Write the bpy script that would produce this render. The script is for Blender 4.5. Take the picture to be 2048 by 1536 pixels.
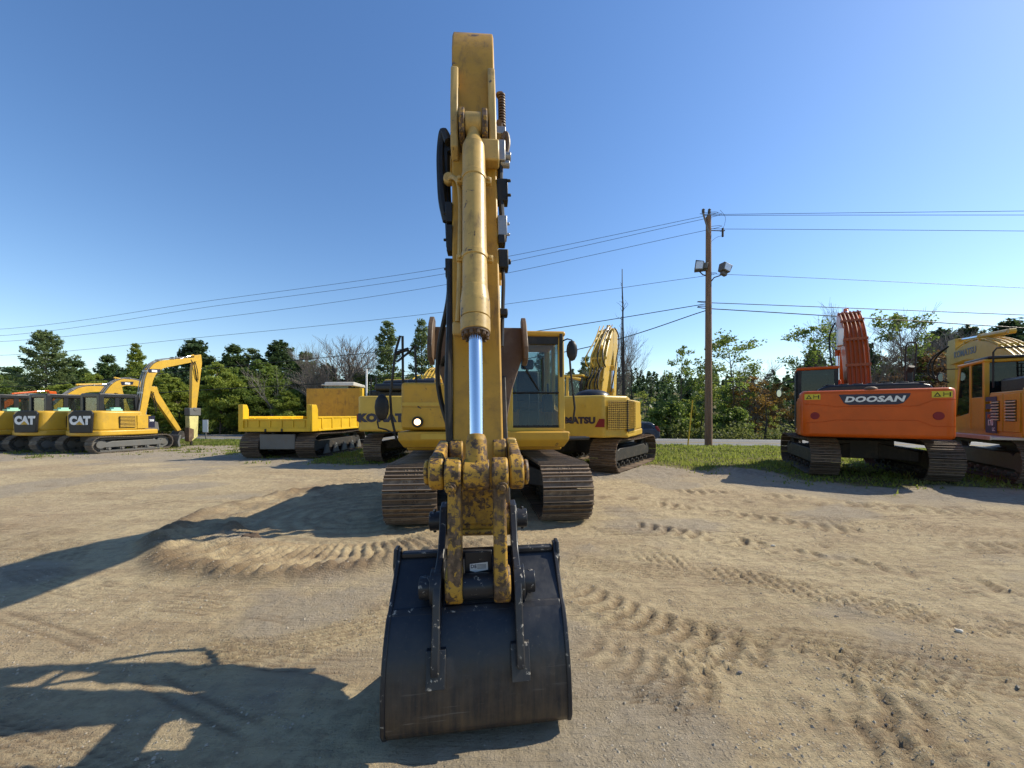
import bpy, bmesh, math, random
import numpy as np
from mathutils import Vector, Matrix, noise
R = math.radians
rnd = random.Random(7)
scn = bpy.context.scene
for o in list(bpy.data.objects): bpy.data.objects.remove(o)
COL = scn.collection

# ------------------------------------------------------------------ camera, sky, sun, exposure
cd = bpy.data.cameras.new('camera'); cam = bpy.data.objects.new('camera', cd); COL.objects.link(cam)
cam.location = (0, 0, 1.6); cam.rotation_euler = (R(90), 0, 0)
cd.sensor_width = 36; cd.lens = 770/2048*36; cd.shift_y = 62/2048
cd.clip_start = .05; cd.clip_end = 9000
scn.camera = cam
SUN = Vector((1.12, .3, 1)).normalized()
w = bpy.data.worlds.new('World'); scn.world = w; w.use_nodes = True
nt = w.node_tree; bg = nt.nodes['Background']
sky = nt.nodes.new('ShaderNodeTexSky'); sky.sky_type = 'NISHITA'; sky.sun_disc = False
sky.sun_elevation = math.asin(SUN.z); sky.sun_rotation = math.atan2(SUN.x, SUN.y)
sky.air_density = 1.15; sky.dust_density = .25; sky.ozone_density = 2.2; sky.altitude = 50
hsv = nt.nodes.new('ShaderNodeHueSaturation'); hsv.inputs['Saturation'].default_value = 1.2; hsv.inputs['Hue'].default_value = .506
nt.links.new(sky.outputs[0], hsv.inputs['Color']); nt.links.new(hsv.outputs[0], bg.inputs[0]); bg.inputs[1].default_value = .143
sl = bpy.data.lights.new('sun', 'SUN'); so = bpy.data.objects.new('sun', sl); COL.objects.link(so)
sl.energy = 5.0; sl.angle = R(.5); sl.color = (1, .92, .75)
so.rotation_euler = SUN.to_track_quat('Z', 'Y').to_euler(); so.location = (20, -5, 30)
scn.view_settings.view_transform = 'Standard'; scn.view_settings.look = 'None'
scn.view_settings.exposure = .32; scn.view_settings.gamma = 1; scn.view_settings.use_curve_mapping = False

# ------------------------------------------------------------------ materials
class NT:
    def __init__(s, name):
        s.m = bpy.data.materials.new(name); s.m.use_nodes = True; s.t = s.m.node_tree
        s.b = s.t.nodes['Principled BSDF']; s.out = s.t.nodes['Material Output']
    def n(s, t, **k):
        x = s.t.nodes.new(t)
        for a, v in k.items(): setattr(x, a, v)
        return x
    def l(s, a, b): s.t.links.new(a, b)
    def coord(s, kind='Object'): return s.n('ShaderNodeTexCoord').outputs[kind]
    def noise(s, vec, scale, detail=5, rough=.6, dist=0):
        x = s.n('ShaderNodeTexNoise'); x.inputs['Scale'].default_value = scale; x.inputs['Detail'].default_value = detail
        x.inputs['Roughness'].default_value = rough; x.inputs['Distortion'].default_value = dist
        if vec is not None: s.l(vec, x.inputs['Vector'])
        return x.outputs['Fac']
    def ramp(s, f, a, b, lo=0., hi=1.):
        x = s.n('ShaderNodeMapRange'); s.l(f, x.inputs[0]); x.inputs[1].default_value = a; x.inputs[2].default_value = b
        x.inputs[3].default_value = lo; x.inputs[4].default_value = hi; return x.outputs[0]
    def mix(s, f, a, b):
        x = s.n('ShaderNodeMix', data_type='RGBA')
        if isinstance(f, (int, float)): x.inputs[0].default_value = f
        else: s.l(f, x.inputs[0])
        for i, v in ((6, a), (7, b)):
            if isinstance(v, tuple): x.inputs[i].default_value = v+(1,) if len(v) == 3 else v
            else: s.l(v, x.inputs[i])
        return x.outputs[2]
    def math(s, op, a, b=0.):
        x = s.n('ShaderNodeMath', operation=op)
        for i, v in ((0, a), (1, b)):
            if isinstance(v, (int, float)): x.inputs[i].default_value = v
            else: s.l(v, x.inputs[i])
        return x.outputs[0]
    def scale(s, vec, sc):
        x = s.n('ShaderNodeMapping'); s.l(vec, x.inputs[0]); x.inputs['Scale'].default_value = sc; return x.outputs[0]
    def bump(s, h, strength, dist=.01):
        x = s.n('ShaderNodeBump'); s.l(h, x.inputs['Height']); x.inputs['Strength'].default_value = strength
        x.inputs['Distance'].default_value = dist; s.l(x.outputs[0], s.b.inputs['Normal']); return x
def paint(name, col, rough=.4, dirt=.5, dcol=(.13, .1, .065), chips=0., ccol=(.05, .035, .025), cscale=9, metal=0., dents=.25, streak=.5, spec=.35, var=0.):
    t = NT(name); c = t.coord()
    f = t.noise(c, 1.7, 6, .65); f2 = t.noise(c, 23, 4, .7)
    v = t.mix(t.ramp(f, .3, .7), tuple(x*.86 for x in col), tuple(min(1, x*1.1) for x in col))
    s = t.noise(t.scale(c, (7, 7, .8)), 1.6, 4, .7)
    m = t.math('MULTIPLY', t.ramp(t.noise(c, 3.1, 8, .72), .5, .78), dirt)
    m = t.math('ADD', m, t.math('MULTIPLY', t.ramp(s, .55, .8), dirt*streak))
    m = t.math('ADD', m, t.math('MULTIPLY', t.ramp(f2, .62, .75), dirt*.35))
    x = t.n('ShaderNodeClamp'); t.l(m, x.inputs[0])
    v = t.mix(x.outputs[0], v, dcol)
    if chips:
        cn = t.math('ADD', t.noise(c, cscale, 9, .68, .4), t.math('MULTIPLY', t.math('SUBTRACT', t.noise(c, cscale*.22, 3), .5), .5 if chips > .4 else 0.)); ch = t.ramp(cn, .66-.28*chips, .7-.28*chips)
        v = t.mix(ch, v, t.mix(t.ramp(t.noise(c, 31, 3), .4, .65), ccol, tuple(min(1, q*2.6) for q in ccol)))
    if var:
        oi = t.n('ShaderNodeObjectInfo').outputs['Random']; k = t.ramp(oi, 0, 1, 1-var, 1+var)
        vm = t.n('ShaderNodeVectorMath', operation='SCALE'); t.l(v, vm.inputs[0]); t.l(k, vm.inputs['Scale']); v = vm.outputs[0]
    t.l(v, t.b.inputs['Base Color'])
    t.l(t.ramp(f2, .3, .8, rough*.8, min(1, rough*1.35)), t.b.inputs['Roughness'])
    t.b.inputs['Metallic'].default_value = metal; t.b.inputs['Specular IOR Level'].default_value = spec
    t.bump(t.noise(c, 5, 3), dents*.3, .012)
    return t.m
def simple(name, col, rough=.5, metal=0., emit=None, es=1.):
    t = NT(name); t.b.inputs['Base Color'].default_value = col+(1,); t.b.inputs['Roughness'].default_value = rough
    t.b.inputs['Metallic'].default_value = metal
    if emit: t.b.inputs['Emission Color'].default_value = emit+(1,); t.b.inputs['Emission Strength'].default_value = es
    return t.m
def glass(name, tint=(.72, .78, .76), op=.25):
    t = NT(name); t.t.nodes.remove(t.b)
    tr = t.n('ShaderNodeBsdfTransparent'); tr.inputs[0].default_value = tint+(1,)
    gl = t.n('ShaderNodeBsdfGlossy'); gl.inputs['Roughness'].default_value = .03; gl.inputs[0].default_value = (.9, .95, 1, 1)
    fr = t.n('ShaderNodeLayerWeight'); fr = t.math('MULTIPLY', t.math('POWER', fr.outputs['Facing'], 4.), .7)
    df = t.n('ShaderNodeBsdfDiffuse'); df.inputs[0].default_value = (.25, .26, .25, 1)
    m0 = t.n('ShaderNodeMixShader'); m0.inputs[0].default_value = op*.12; t.l(tr.outputs[0], m0.inputs[1]); t.l(df.outputs[0], m0.inputs[2])
    m = t.n('ShaderNodeMixShader'); t.l(t.math('ADD', fr, .03), m.inputs[0]); t.l(m0.outputs[0], m.inputs[1]); t.l(gl.outputs[0], m.inputs[2])
    t.l(m.outputs[0], t.out.inputs[0]); return t.m
def leafmat(name, a, b, c2=None, trans=.35):
    t = NT(name); g = t.n('ShaderNodeNewGeometry'); r = g.outputs['Random Per Island']
    v = t.mix(r, a, b)
    if c2: v = t.mix(t.ramp(t.noise(t.coord(), .35, 3), .52, .62), v, c2)
    v2 = t.mix(t.ramp(t.noise(t.coord(), .9, 3), .35, .7), v, tuple(x*.75 for x in a))
    t.l(v2, t.b.inputs['Base Color']); t.b.inputs['Roughness'].default_value = .55
    t.b.inputs['Specular IOR Level'].default_value = .25
    tl = t.n('ShaderNodeBsdfTranslucent'); t.l(t.mix(.5, v2, tuple(min(1, x*2.2) for x in b)), tl.inputs[0])
    m = t.n('ShaderNodeMixShader'); m.inputs[0].default_value = trans; t.l(t.b.outputs[0], m.inputs[1]); t.l(tl.outputs[0], m.inputs[2])
    t.l(m.outputs[0], t.out.inputs[0]); return t.m

M = {}
M['yel'] = paint('yellow_paint', (.52, .29, .03), .42, .45, dcol=(.2, .13, .06), chips=.12)
M['yel_arm'] = paint('yellow_arm_paint', (.46, .25, .028), .45, .8, dcol=(.12, .072, .03), chips=.13, cscale=7, streak=1.2)
M['yel_cyl'] = paint('yellow_cylinder_paint', (.5, .33, .1), .4, .9, dcol=(.18, .12, .05), chips=.14, cscale=14, streak=1.1)
M['yel_worn'] = paint('worn_yellow_paint', (.42, .235, .03), .6, 1.7, dcol=(.085, .05, .026), chips=.62, ccol=(.06, .037, .021), cscale=30, streak=1.)
M['kyel'] = paint('faded_yellow_paint', (.56, .36, .05), .38, .3, dcol=(.25, .18, .08))
M['cyel'] = paint('compact_yellow_paint', (.58, .345, .035), .38, .5, dcol=(.26, .18, .08))
M['dyel'] = paint('bright_yellow_paint', (.68, .42, .02), .38, .3, dcol=(.2, .12, .05))
M['rust_yel'] = paint('rust_stained_yellow_paint', (.55, .3, .03), .5, .8, dcol=(.17, .07, .03), streak=1.3)
M['k3yel'] = paint('amber_yellow_paint', (.55, .3, .025), .38, .4, dcol=(.24, .15, .06))
M['orange'] = paint('orange_paint', (.56, .09, .004), .33, .2, dcol=(.22, .06, .015), dents=.1, spec=.3)
M['black'] = paint('black_paint', (.018, .019, .022), .35, .3, dcol=(.07, .06, .05))
M['bucket'] = paint('black_bucket_paint', (.016, .0175, .022), .36, .4, dcol=(.055, .042, .03), chips=.06, ccol=(.06, .045, .03), dents=.4)
def bucketmat():
    t = NT('scraped_black_paint'); c = t.coord(); sx = t.n('ShaderNodeSeparateXYZ'); t.l(c, sx.inputs[0])
    low = t.ramp(sx.outputs['Z'], .42, .06); st = t.noise(t.scale(c, (26, 2, 1.6)), 1.3, 5, .7); n = t.noise(c, 7, 6, .7); fine = t.noise(c, 45, 4, .7)
    m = t.math('MULTIPLY', low, t.ramp(t.math('ADD', st, t.math('MULTIPLY', n, .5)), .55, .95))
    v = t.mix(t.ramp(n, .35, .7), (.012, .0135, .018), (.024, .026, .031))
    v = t.mix(m, v, (.12, .08, .045))
    v = t.mix(t.math('MULTIPLY', t.ramp(fine, .6, .72), .35), v, (.1, .085, .065))
    sc = t.noise(t.scale(c, (3, 3, 60)), 1.2, 3, .5); v = t.mix(t.math('MULTIPLY', t.math('MULTIPLY', t.ramp(sc, .66, .7), low), .4), v, (.25, .22, .19))
    t.l(v, t.b.inputs['Base Color']); t.l(t.ramp(n, .3, .7, .28, .5), t.b.inputs['Roughness']); t.b.inputs['Specular IOR Level'].default_value = .45
    t.bump(t.math('ADD', t.noise(c, 4, 3), t.math('MULTIPLY', fine, .06)), .35, .02); return t.m
M['bucket'] = bucketmat()
M['bucket_side'] = paint('black_plate_paint', (.02, .021, .025), .35, .5, dcol=(.09, .075, .06), chips=.2, ccol=(.2, .18, .15), cscale=22)
M['rubber'] = paint('rubber', (.012, .012, .012), .5, .3)
M['shoe'] = paint('track_steel', (.12, .08, .052), .7, 1.2, dcol=(.27, .2, .13), cscale=5, var=.4)
M['shoe_dark'] = paint('dark_track_steel', (.07, .05, .036), .7, 1.0, dcol=(.18, .135, .09), var=.35)
M['shoe_tip'] = paint('worn_grouser_edge', (.27, .2, .14), .5, .6, dcol=(.14, .1, .07), metal=.3, var=.4)
M['shoe_grey'] = paint('grey_track_steel', (.12, .1, .08), .6, .7, dcol=(.2, .16, .11))
M['under'] = paint('undercarriage_paint', (.03, .028, .026), .6, .8, dcol=(.12, .09, .06))
M['ugrey'] = paint('grey_frame_paint', (.12, .12, .115), .5, .7)
M['brown'] = paint('weathered_brown_steel', (.12, .075, .045), .55, .8, dcol=(.2, .15, .1), chips=.3)
M['chrome'] = simple('chrome', (.86, .86, .87), .2, 1.)
M['mirror'] = simple('mirror_face', (.35, .37, .38), .08, 1.)
M['steel'] = paint('bare_steel', (.35, .34, .33), .4, .5, metal=.7)
M['glass'] = glass('cab_glass'); M['dglass'] = glass('dark_glass', (.25, .32, .32), .3)
M['white'] = paint('white_paint', (.75, .75, .73), .5, .15)
M['decalwhite'] = simple('decal_white', (.8, .8, .78), .5)
M['navy'] = simple('navy_lettering', (.012, .012, .035), .4)
M['greyblue'] = simple('grey_lettering', (.12, .14, .17), .4)
M['silver'] = simple('silver_lettering', (.6, .6, .6), .35, .3)
M['red'] = simple('red_lens', (.2, .006, .006), .65)
M['lens'] = simple('clear_lens', (.7, .7, .7), .15, .3)
M['lamp'] = simple('lit_work_lamp', (1, .9, .7), .3, 0, (1, .62, .28), 4)
M['beige'] = paint('beige_roof_paint', (.5, .47, .4), .5, .3)
M['mint'] = simple('mint_foam', (.3, .62, .5), .6)
M['purple'] = simple('purple_stripe', (.04, .028, .07))
M['bark'] = paint('bark', (.1, .075, .055), .9, .5, dcol=(.04, .03, .022)); M['greybark'] = paint('grey_bark', (.2, .17, .145), .9, .5, dcol=(.08, .065, .05))
M['charbark'] = paint('dark_dead_bark', (.035, .028, .025), .9, .4)
M['wood'] = None

# ------------------------------------------------------------------ mesh helpers
class MB:
    def __init__(s, tf=None): s.v = []; s.f = []; s.tf = tf; s.mx = Matrix.Identity(4)
    def add(s, vs, fs):
        b = len(s.v)
        for p in vs:
            p = s.mx @ Vector(p)
            if s.tf: p = Vector(s.tf(*p))
            s.v.append(tuple(p))
        for f in fs: s.f.append(tuple(b+i for i in f))
        return s
    def box(s, x0, x1, y0, y1, z0, z1):
        vs = [(x, y, z) for z in (z0, z1) for y in (y0, y1) for x in (x0, x1)]
        return s.add(vs, [(0, 1, 3, 2), (4, 6, 7, 5), (0, 4, 5, 1), (2, 3, 7, 6), (0, 2, 6, 4), (1, 5, 7, 3)])
    def prism(s, prof, x0, x1, ax='x', scale1=1.):
        n = len(prof)
        def P(a, b, c): return (c, a, b) if ax == 'x' else ((a, b, c) if ax == 'z' else (a, c, b))
        cx = sum(p[0] for p in prof)/n; cy = sum(p[1] for p in prof)/n
        vs = [P(a, b, x0) for a, b in prof]+[P(cx+(a-cx)*scale1, cy+(b-cy)*scale1, x1) for a, b in prof]
        fs = [tuple(range(n)), tuple(range(2*n-1, n-1, -1))]+[(i, (i+1) % n, (i+1) % n+n, i+n) for i in range(n)]
        return s.add(vs, fs)
    def cyl(s, p0, p1, r, r2=None, n=16, caps=True):
        r2 = r if r2 is None else r2
        p0 = Vector(p0); p1 = Vector(p1); d = (p1-p0).normalized()
        u = d.orthogonal().normalized(); v = d.cross(u)
        vs = []
        for p, q in ((p0, r), (p1, r2)):
            for i in range(n):
                a = 2*math.pi*i/n; vs.append(tuple(p+(u*math.cos(a)+v*math.sin(a))*q))
        fs = [(i, (i+1) % n, (i+1) % n+n, i+n) for i in range(n)]
        if caps: fs += [tuple(range(n-1, -1, -1)), tuple(range(n, 2*n))]
        return s.add(vs, fs)
    def tube(s, pts, r, n=8, taper=None):
        pts = [Vector(p) for p in pts]; m = len(pts); vs = []; u = None
        for i, p in enumerate(pts):
            d = (pts[min(i+1, m-1)]-pts[max(i-1, 0)]).normalized()
            u = (u-d*u.dot(d)).normalized() if u is not None and (u-d*u.dot(d)).length > 1e-4 else d.orthogonal().normalized()
            v = d.cross(u); q = r if taper is None else r+(taper-r)*i/(m-1)
            for k in range(n):
                a = 2*math.pi*k/n; vs.append(tuple(p+(u*math.cos(a)+v*math.sin(a))*q))
        fs = [(i*n+k, i*n+(k+1) % n, (i+1)*n+(k+1) % n, (i+1)*n+k) for i in range(m-1) for k in range(n)]
        fs += [tuple(range(n-1, -1, -1)), tuple(range((m-1)*n, m*n))]
        return s.add(vs, fs)
    def sphere(s, c, r, n=12, sq=(1, 1, 1)):
        vs = []; fs = []; m = n//2
        for i in range(m+1):
            a = math.pi*i/m
            for k in range(n):
                b = 2*math.pi*k/n
                vs.append((c[0]+r*sq[0]*math.sin(a)*math.cos(b), c[1]+r*sq[1]*math.sin(a)*math.sin(b), c[2]+r*sq[2]*math.cos(a)))
        fs = [(i*n+k, i*n+(k+1) % n, (i+1)*n+(k+1) % n, (i+1)*n+k) for i in range(m) for k in range(n)]
        return s.add(vs, fs)
    def mesh(s, name, m, ang=35, recalc=True, smooth=True):
        me = bpy.data.meshes.new(name); me.from_pydata(s.v, [], s.f)
        if recalc:
            bm = bmesh.new(); bm.from_mesh(me); bmesh.ops.remove_doubles(bm, verts=bm.verts, dist=1e-5) if len(s.v) < 4000 else None
            bmesh.ops.recalc_face_normals(bm, faces=bm.faces); bm.to_mesh(me); bm.free()
        if smooth:
            me.polygons.foreach_set('use_smooth', [True]*len(me.polygons)); me.set_sharp_from_angle(angle=R(ang))
        me.materials.append(m); return me
    def build(s, name, m, parent=None, bevel=0, seg=2, rz=0, ang=35, loc=None):
        o = bpy.data.objects.new(name, s.mesh(name, m, ang)); COL.objects.link(o)
        if parent: o.parent = parent
        if rz: o.rotation_euler.z = rz
        if loc: o.location = loc
        if bevel:
            b = o.modifiers.new('bevel', 'BEVEL'); b.width = bevel; b.segments = seg; b.limit_method = 'ANGLE'; b.angle_limit = R(30)
        return o
def tag(o, label=None, cat=None, group=None, kind=None):
    if label: o['label'] = label
    if cat: o['category'] = cat
    if group: o['group'] = group
    if kind: o['kind'] = kind
    return o
def empty(name, loc, rz=0, **k):
    o = bpy.data.objects.new(name, None); COL.objects.link(o); o.location = loc; o.rotation_euler.z = rz
    o.empty_display_size = .2; return tag(o, **k)
def arc(cx, cy, r, a0, a1, n, ry=None):
    ry = ry or r
    return [(cx+r*math.cos(R(a0+(a1-a0)*i/n)), cy+ry*math.sin(R(a0+(a1-a0)*i/n))) for i in range(n+1)]
def spline(pts, n=6):
    out = []; P = [pts[0]]+list(pts)+[pts[-1]]
    for i in range(1, len(P)-2):
        for k in range(n):
            t = k/n
            out.append(tuple(.5*((2*b)+(-a+c)*t+(2*a-5*b+4*c-d)*t*t+(-a+3*b-3*c+d)*t**3) for a, b, c, d in zip(P[i-1], P[i], P[i+1], P[i+2])))
    out.append(tuple(pts[-1])); return out
def band(pts, n=5):
    "closed outline round a centre line of (y, z, half thickness)"
    p = spline(pts, n); up = []; dn = []
    for i, (y, z, h) in enumerate(p):
        a = p[max(i-1, 0)]; b = p[min(i+1, len(p)-1)]; dy = b[0]-a[0]; dz = b[1]-a[1]; L = math.hypot(dy, dz) or 1
        up.append((y-dz/L*h, z+dy/L*h)); dn.append((y+dz/L*h, z-dy/L*h))
    return up+dn[::-1]
def strip(pts, th):
    return band([(a, b, th/2) for a, b in pts], 1)
def text(body, size, m, parent, loc, rot, xs=1., off=.02, ext=.004, shear=0., name='lettering', rz=0):
    cu = bpy.data.curves.new('t', 'FONT'); cu.body = body; cu.size = size; cu.offset = off*size; cu.extrude = ext
    cu.align_x = 'CENTER'; cu.align_y = 'CENTER'; cu.shear = shear; cu.resolution_u = 3; cu.space_character = 1.06
    t = bpy.data.objects.new('t', cu); COL.objects.link(t)
    dg = bpy.context.evaluated_depsgraph_get(); me = bpy.data.meshes.new_from_object(t.evaluated_get(dg))
    bpy.data.objects.remove(t); me.transform(Matrix.Diagonal((xs, 1, 1, 1)))
    me.materials.clear(); me.materials.append(m)
    o = bpy.data.objects.new(name, me); COL.objects.link(o); o.parent = parent
    o.matrix_basis = Matrix.Rotation(rz, 4, 'Z') @ Matrix.Translation(loc) @ Matrix.Rotation(rot[1], 4, 'Z') @ Matrix.Rotation(rot[0], 4, 'X')
    return o
REAR = (R(90), 0); RIGHT = (R(90), R(90)); LEFT = (R(90), R(-90))
H0 = 1.6
def at(px, py, D):  # place at a distance D in front of where the photographer stood
    return Vector(((px-1024)*D/770, D, 1.6-(py-830)*D/770))

# ------------------------------------------------------------------ terrain
def sstep(a, b, x):
    t = np.clip((x-a)/(b-a), 0, 1); return t*t*(3-2*t)
def vnoise(x, y, seed=0):
    xi = np.floor(x).astype(np.int64); yi = np.floor(y).astype(np.int64); fx = x-xi; fy = y-yi
    def h(a, b):
        n = (a*374761393+b*668265263+seed*982451653) & 0xffffffff
        n = ((n ^ (n >> 13))*1274126177) & 0xffffffff
        return ((n ^ (n >> 16)) & 0xffff)/65535.
    u = fx*fx*(3-2*fx); v = fy*fy*(3-2*fy)
    return (h(xi, yi)*(1-u)+h(xi+1, yi)*u)*(1-v)+(h(xi, yi+1)*(1-u)+h(xi+1, yi+1)*u)*v
def fbm(x, y, oct=4, seed=0):
    a = 1.; s = 0; t = 0
    for i in range(oct):
        s = s+a*vnoise(x*2**i+17*i, y*2**i-9*i, seed+i); t += a; a *= .5
    return s/t
def basez(x, d):
    x = np.asarray(x, float); d = np.asarray(d, float); s = d+.17*x
    z = -.66*sstep(21, 27.5, s)-2.3*sstep(38.6, 50, s)
    hill = sstep(110, 300, s)*(17+6*np.sin(x*.006+1)+3*np.sin(x*.017+2)); z = z+hill
    return z-sstep(-2, -60, d)*0
def stepped(a, fine, grow, end):
    out = [a]; st = fine
    while out[-1] < end:
        out.append(out[-1]+st); st = grow(out[-1], st)
    return out
xp = stepped(0, .025, lambda x, s: .025 if x < 3.4 else (min(s*1.012, .09) if x < 14 else s*1.11), 3500)
gx = np.array([-v for v in xp[:0:-1]]+xp)
dn = stepped(1.25, .02, lambda d, s: max(.02, min(d*d/640, .075 if d < 12 else .14)) if d < 27 else s*1.09, 5000)
gd = np.array([-900, -200, -60, -20, -8, -3, -1, 0, .5, .9, 1.1]+dn)
GX, GD = np.meshgrid(gx, gd)
RC = (-2.4, 6.3)
def tracks(X, D, pts, wd, kind, depth, pitch=.09, fade=.25):
    z = np.zeros_like(X); pts = spline([tuple(p) for p in pts], 6); best = np.full(X.shape, 1e9); S = np.zeros_like(X); T = np.zeros_like(X)
    L = 0
    for a, b in zip(pts[:-1], pts[1:]):
        dx, dy = b[0]-a[0], b[1]-a[1]; l = math.hypot(dx, dy)
        q = ((X-a[0])*dx+(D-a[1])*dy)/(l*l); q = np.clip(q, 0, 1)
        px, py = X-a[0]-q*dx, D-a[1]-q*dy; d = np.hypot(px, py); m = d < best
        best = np.where(m, d, best); S = np.where(m, L+q*l, S); T = np.where(m, np.sign(px*dy-py*dx)*d, T); L += l
    e = sstep(wd, wd*.82, best)*sstep(0, fade, S)*sstep(L, L-fade, S)
    wob = fbm(X*2.2, D*2.2, 3, 5)
    e = e*sstep(.32, .5, wob)
    if kind == 'lug': h = np.tanh(2.2*np.sin(2*np.pi*(S/pitch)+np.abs(T)/wd*2.2+wob*3))*.45+.1*np.cos(T/wd*9)
    elif kind == 'row': h = np.cos(2*np.pi*T/pitch)*.5
    else: h = np.sin(2*np.pi*S/pitch)*.5*np.sign(np.sin(2*np.pi*T/(wd*.9)+1))+.15
    rim = np.exp(-((best-wd*1.03)/(wd*.12+.01))**2)*sstep(0, fade, S)*sstep(L, L-fade, S)*wob
    return e*h*depth+rim*depth*.6, e*np.clip(-h*2.2, 0, 1)  # second value marks the groove floors, for darkening their colour
def ground_height(X, D):
    z = basez(X, D)
    lot = sstep(24, 18, D+.17*X)
    n1 = fbm(X*.7, D*.7, 4, 1)-.5; n2 = fbm(X*4.5, D*4.5, 4, 2)-.5; n3 = fbm(X*19, D*19, 3, 3)-.5
    z = z+lot*(n1*.035+n2*(.026+.014*sstep(3, 7, D))+n3*.016)*sstep(.5, 2, D)
    z = z+(1-lot)*n1*.1*sstep(45, 39, D+.17*X)
    r = np.hypot(X-RC[0], (D-RC[1])); a = np.degrees(np.arctan2(D-RC[1], X-RC[0])) % 360
    r = r+(fbm(X*1.3, D*1.3, 3, 9)-.5)*.35
    am = sstep(75, 120, a)*sstep(345, 300, a)
    soil = am*sstep(1.55, 1.85, r)*sstep(2.75, 2.5, r)
    z = z+am*.065*np.exp(-((r-2.5)/.16)**2)*(.5+fbm(X*5, D*5, 3, 4))+soil*.03
    rib = np.sin(np.radians(a)*104+r*3.2+np.sin(r*5)*.8+fbm(X*2, D*2, 2, 8)*3)*sstep(190, 205, a)*sstep(335, 310, a)*sstep(1.55, 1.7, r)*sstep(2.62, 2.5, r)
    z = z+np.tanh(rib*2)*.02*(.5+fbm(X*3, D*3, 2, 6))+soil*(fbm(X*9, D*9, 4, 7)-.5)*.07
    inner = sstep(1.7, 1.5, r)*sstep(.1, .4, r)
    z = z+inner*(np.sin(r*24)*.009-.02)
    damp_and_shade = soil*.55*sstep(.35, .6, fbm(X*3, D*3, 3, 12))+am*.7*np.exp(-((r-2.55)/.14)**2)+inner*.5*(.5+.5*np.sin(r*24))
    sp = [([(.5, 3.6), (.95, 3.1), (1.6, 2.55), (2.0, 2.1), (2.6, 1.75)], .2, 'lug', .038, .15),
          ([(.4, 2.75), (.95, 2.35), (1.5, 2.0), (2.1, 1.65)], .19, 'lug', .026, .14),
          ([(1.6, 5.6), (2.73, 4.9), (3.7, 4.1), (4.9, 3.3), (6, 2.7)], .22, 'lug', .05, .18),
          ([(2.4, 6.9), (3.6, 6.1), (5, 5.1), (7.2, 4.1)], .24, 'lug', .045, .2),
          ([(3.4, 8.1), (5.0, 7.6), (6.6, 6.6), (9.5, 5.6)], .28, 'lug', .05, .22),
          ([(1.1, 4.6), (1.9, 4.1), (2.9, 3.3), (4.0, 2.7)], .21, 'tread', .035, .12),
          ([(.6, 3.05), (1.3, 2.9), (2.2, 2.7), (3.4, 2.4)], .17, 'row', .02, .05),
          ([(.5, 2.3), (1.0, 2.2), (1.7, 2.0), (2.6, 1.9)], .16, 'row', .018, .045),
          ([(.55, 4.3), (1.2, 4.0), (2.2, 3.7), (3.3, 3.5)], .17, 'row', .02, .06),
          ([(1.5, 7.4), (3, 7.2), (5, 6.9), (8, 6.6)], .2, 'row', .022, .08),
          ([(-.6, 3.2), (-.9, 3.0), (-1.4, 2.75), (-2.2, 2.5)], .17, 'row', .018, .05),
          ([(-.5, 2.55), (-1.0, 2.5), (-1.6, 2.55), (-2.6, 2.75)], .15, 'row', .01, .045),
          ([(-.45, 3.9), (-.9, 3.55), (-1.2, 3.1), (-1.3, 2.7)], .16, 'tread', .014, .09),
          ([(-4.2, 3.1), (-3, 2.7), (-1.9, 2.2), (-1.2, 1.9)], .09, 'row', .01, .09),
          ([(-9, 12.4), (-6.5, 10.6), (-4.8, 9.6), (-2.6, 9.2)], .28, 'tread', .014, .25),
          ([(-11, 9), (-8, 7.6), (-5.6, 6.8)], .2, 'row', .008, .1),
          ([(3.9, 13.2), (4.25, 11.4), (4.5, 9.9)], .34, 'tread', .05, .24),
          ([(.7, 2.05), (1.4, 1.85), (2.2, 1.7), (3.0, 1.55)], .15, 'row', .016, .045), ([(1.2, 2.9), (2.3, 2.5), (3.4, 2.25), (4.4, 2.1)], .18, 'row', .02, .055),
          ([(1.0, 5.3), (2.6, 5.2), (4.6, 4.7), (7, 4.6)], .22, 'row', .022, .07), ([(2.0, 3.9), (3.4, 3.6), (5, 3.5), (6.5, 3.0)], .2, 'row', .02, .06), ([(1.4, 6.4), (3.4, 6.3), (6, 5.9), (9, 6)], .24, 'row', .024, .09),
          ([(-4.5, 2.2), (-3, 2.0), (-2, 1.75), (-1.2, 1.5)], .14, 'row', .014, .05), ([(-7, 5.4), (-5, 4.0), (-3.4, 3.4), (-1.6, 3.1)], .2, 'row', .012, .06), ([(-12, 7.4), (-8, 5.6), (-6, 5.1), (-4.8, 4.0)], .24, 'row', .014, .08),
          ([(.9, 2.55), (1.5, 2.4), (2.1, 2.45), (2.8, 2.2)], .17, 'tread', .03, .1), ([(4.5, 6.0), (6.5, 5.2), (9, 4.9)], .24, 'tread', .035, .16),
          ([(6.3, 12.2), (6.6, 10.7), (6.8, 9.9)], .34, 'tread', .05, .24)]
    for p, wd, k, dp, pi in sp:
        h, e = tracks(X, D, p, wd, k, dp, pi); z = z+h; damp_and_shade = np.maximum(damp_and_shade, e*(.75 if k == 'row' else .6))  # groove shade painted into the soil colour, as the sun barely shades the ridges
    # hollow around the bucket and under the tracks of the machine stays level
    fl = np.exp(-(((X+.2)/.75)**2+((D-2.5)/.8)**2)**2); z = z*(1-fl)-.012*fl
    # clod
    z = z+.12*np.exp(-(((X+3.9)/.16)**2+((D-5.35)/.12)**2))*(.4+fbm(X*14, D*14, 3, 11))
    damp_and_shade = np.maximum(damp_and_shade, .9*np.exp(-(((X+3.85)/.3)**2+((D-5.35)/.2)**2)))
    return z, np.clip(damp_and_shade, 0, 1)
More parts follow.
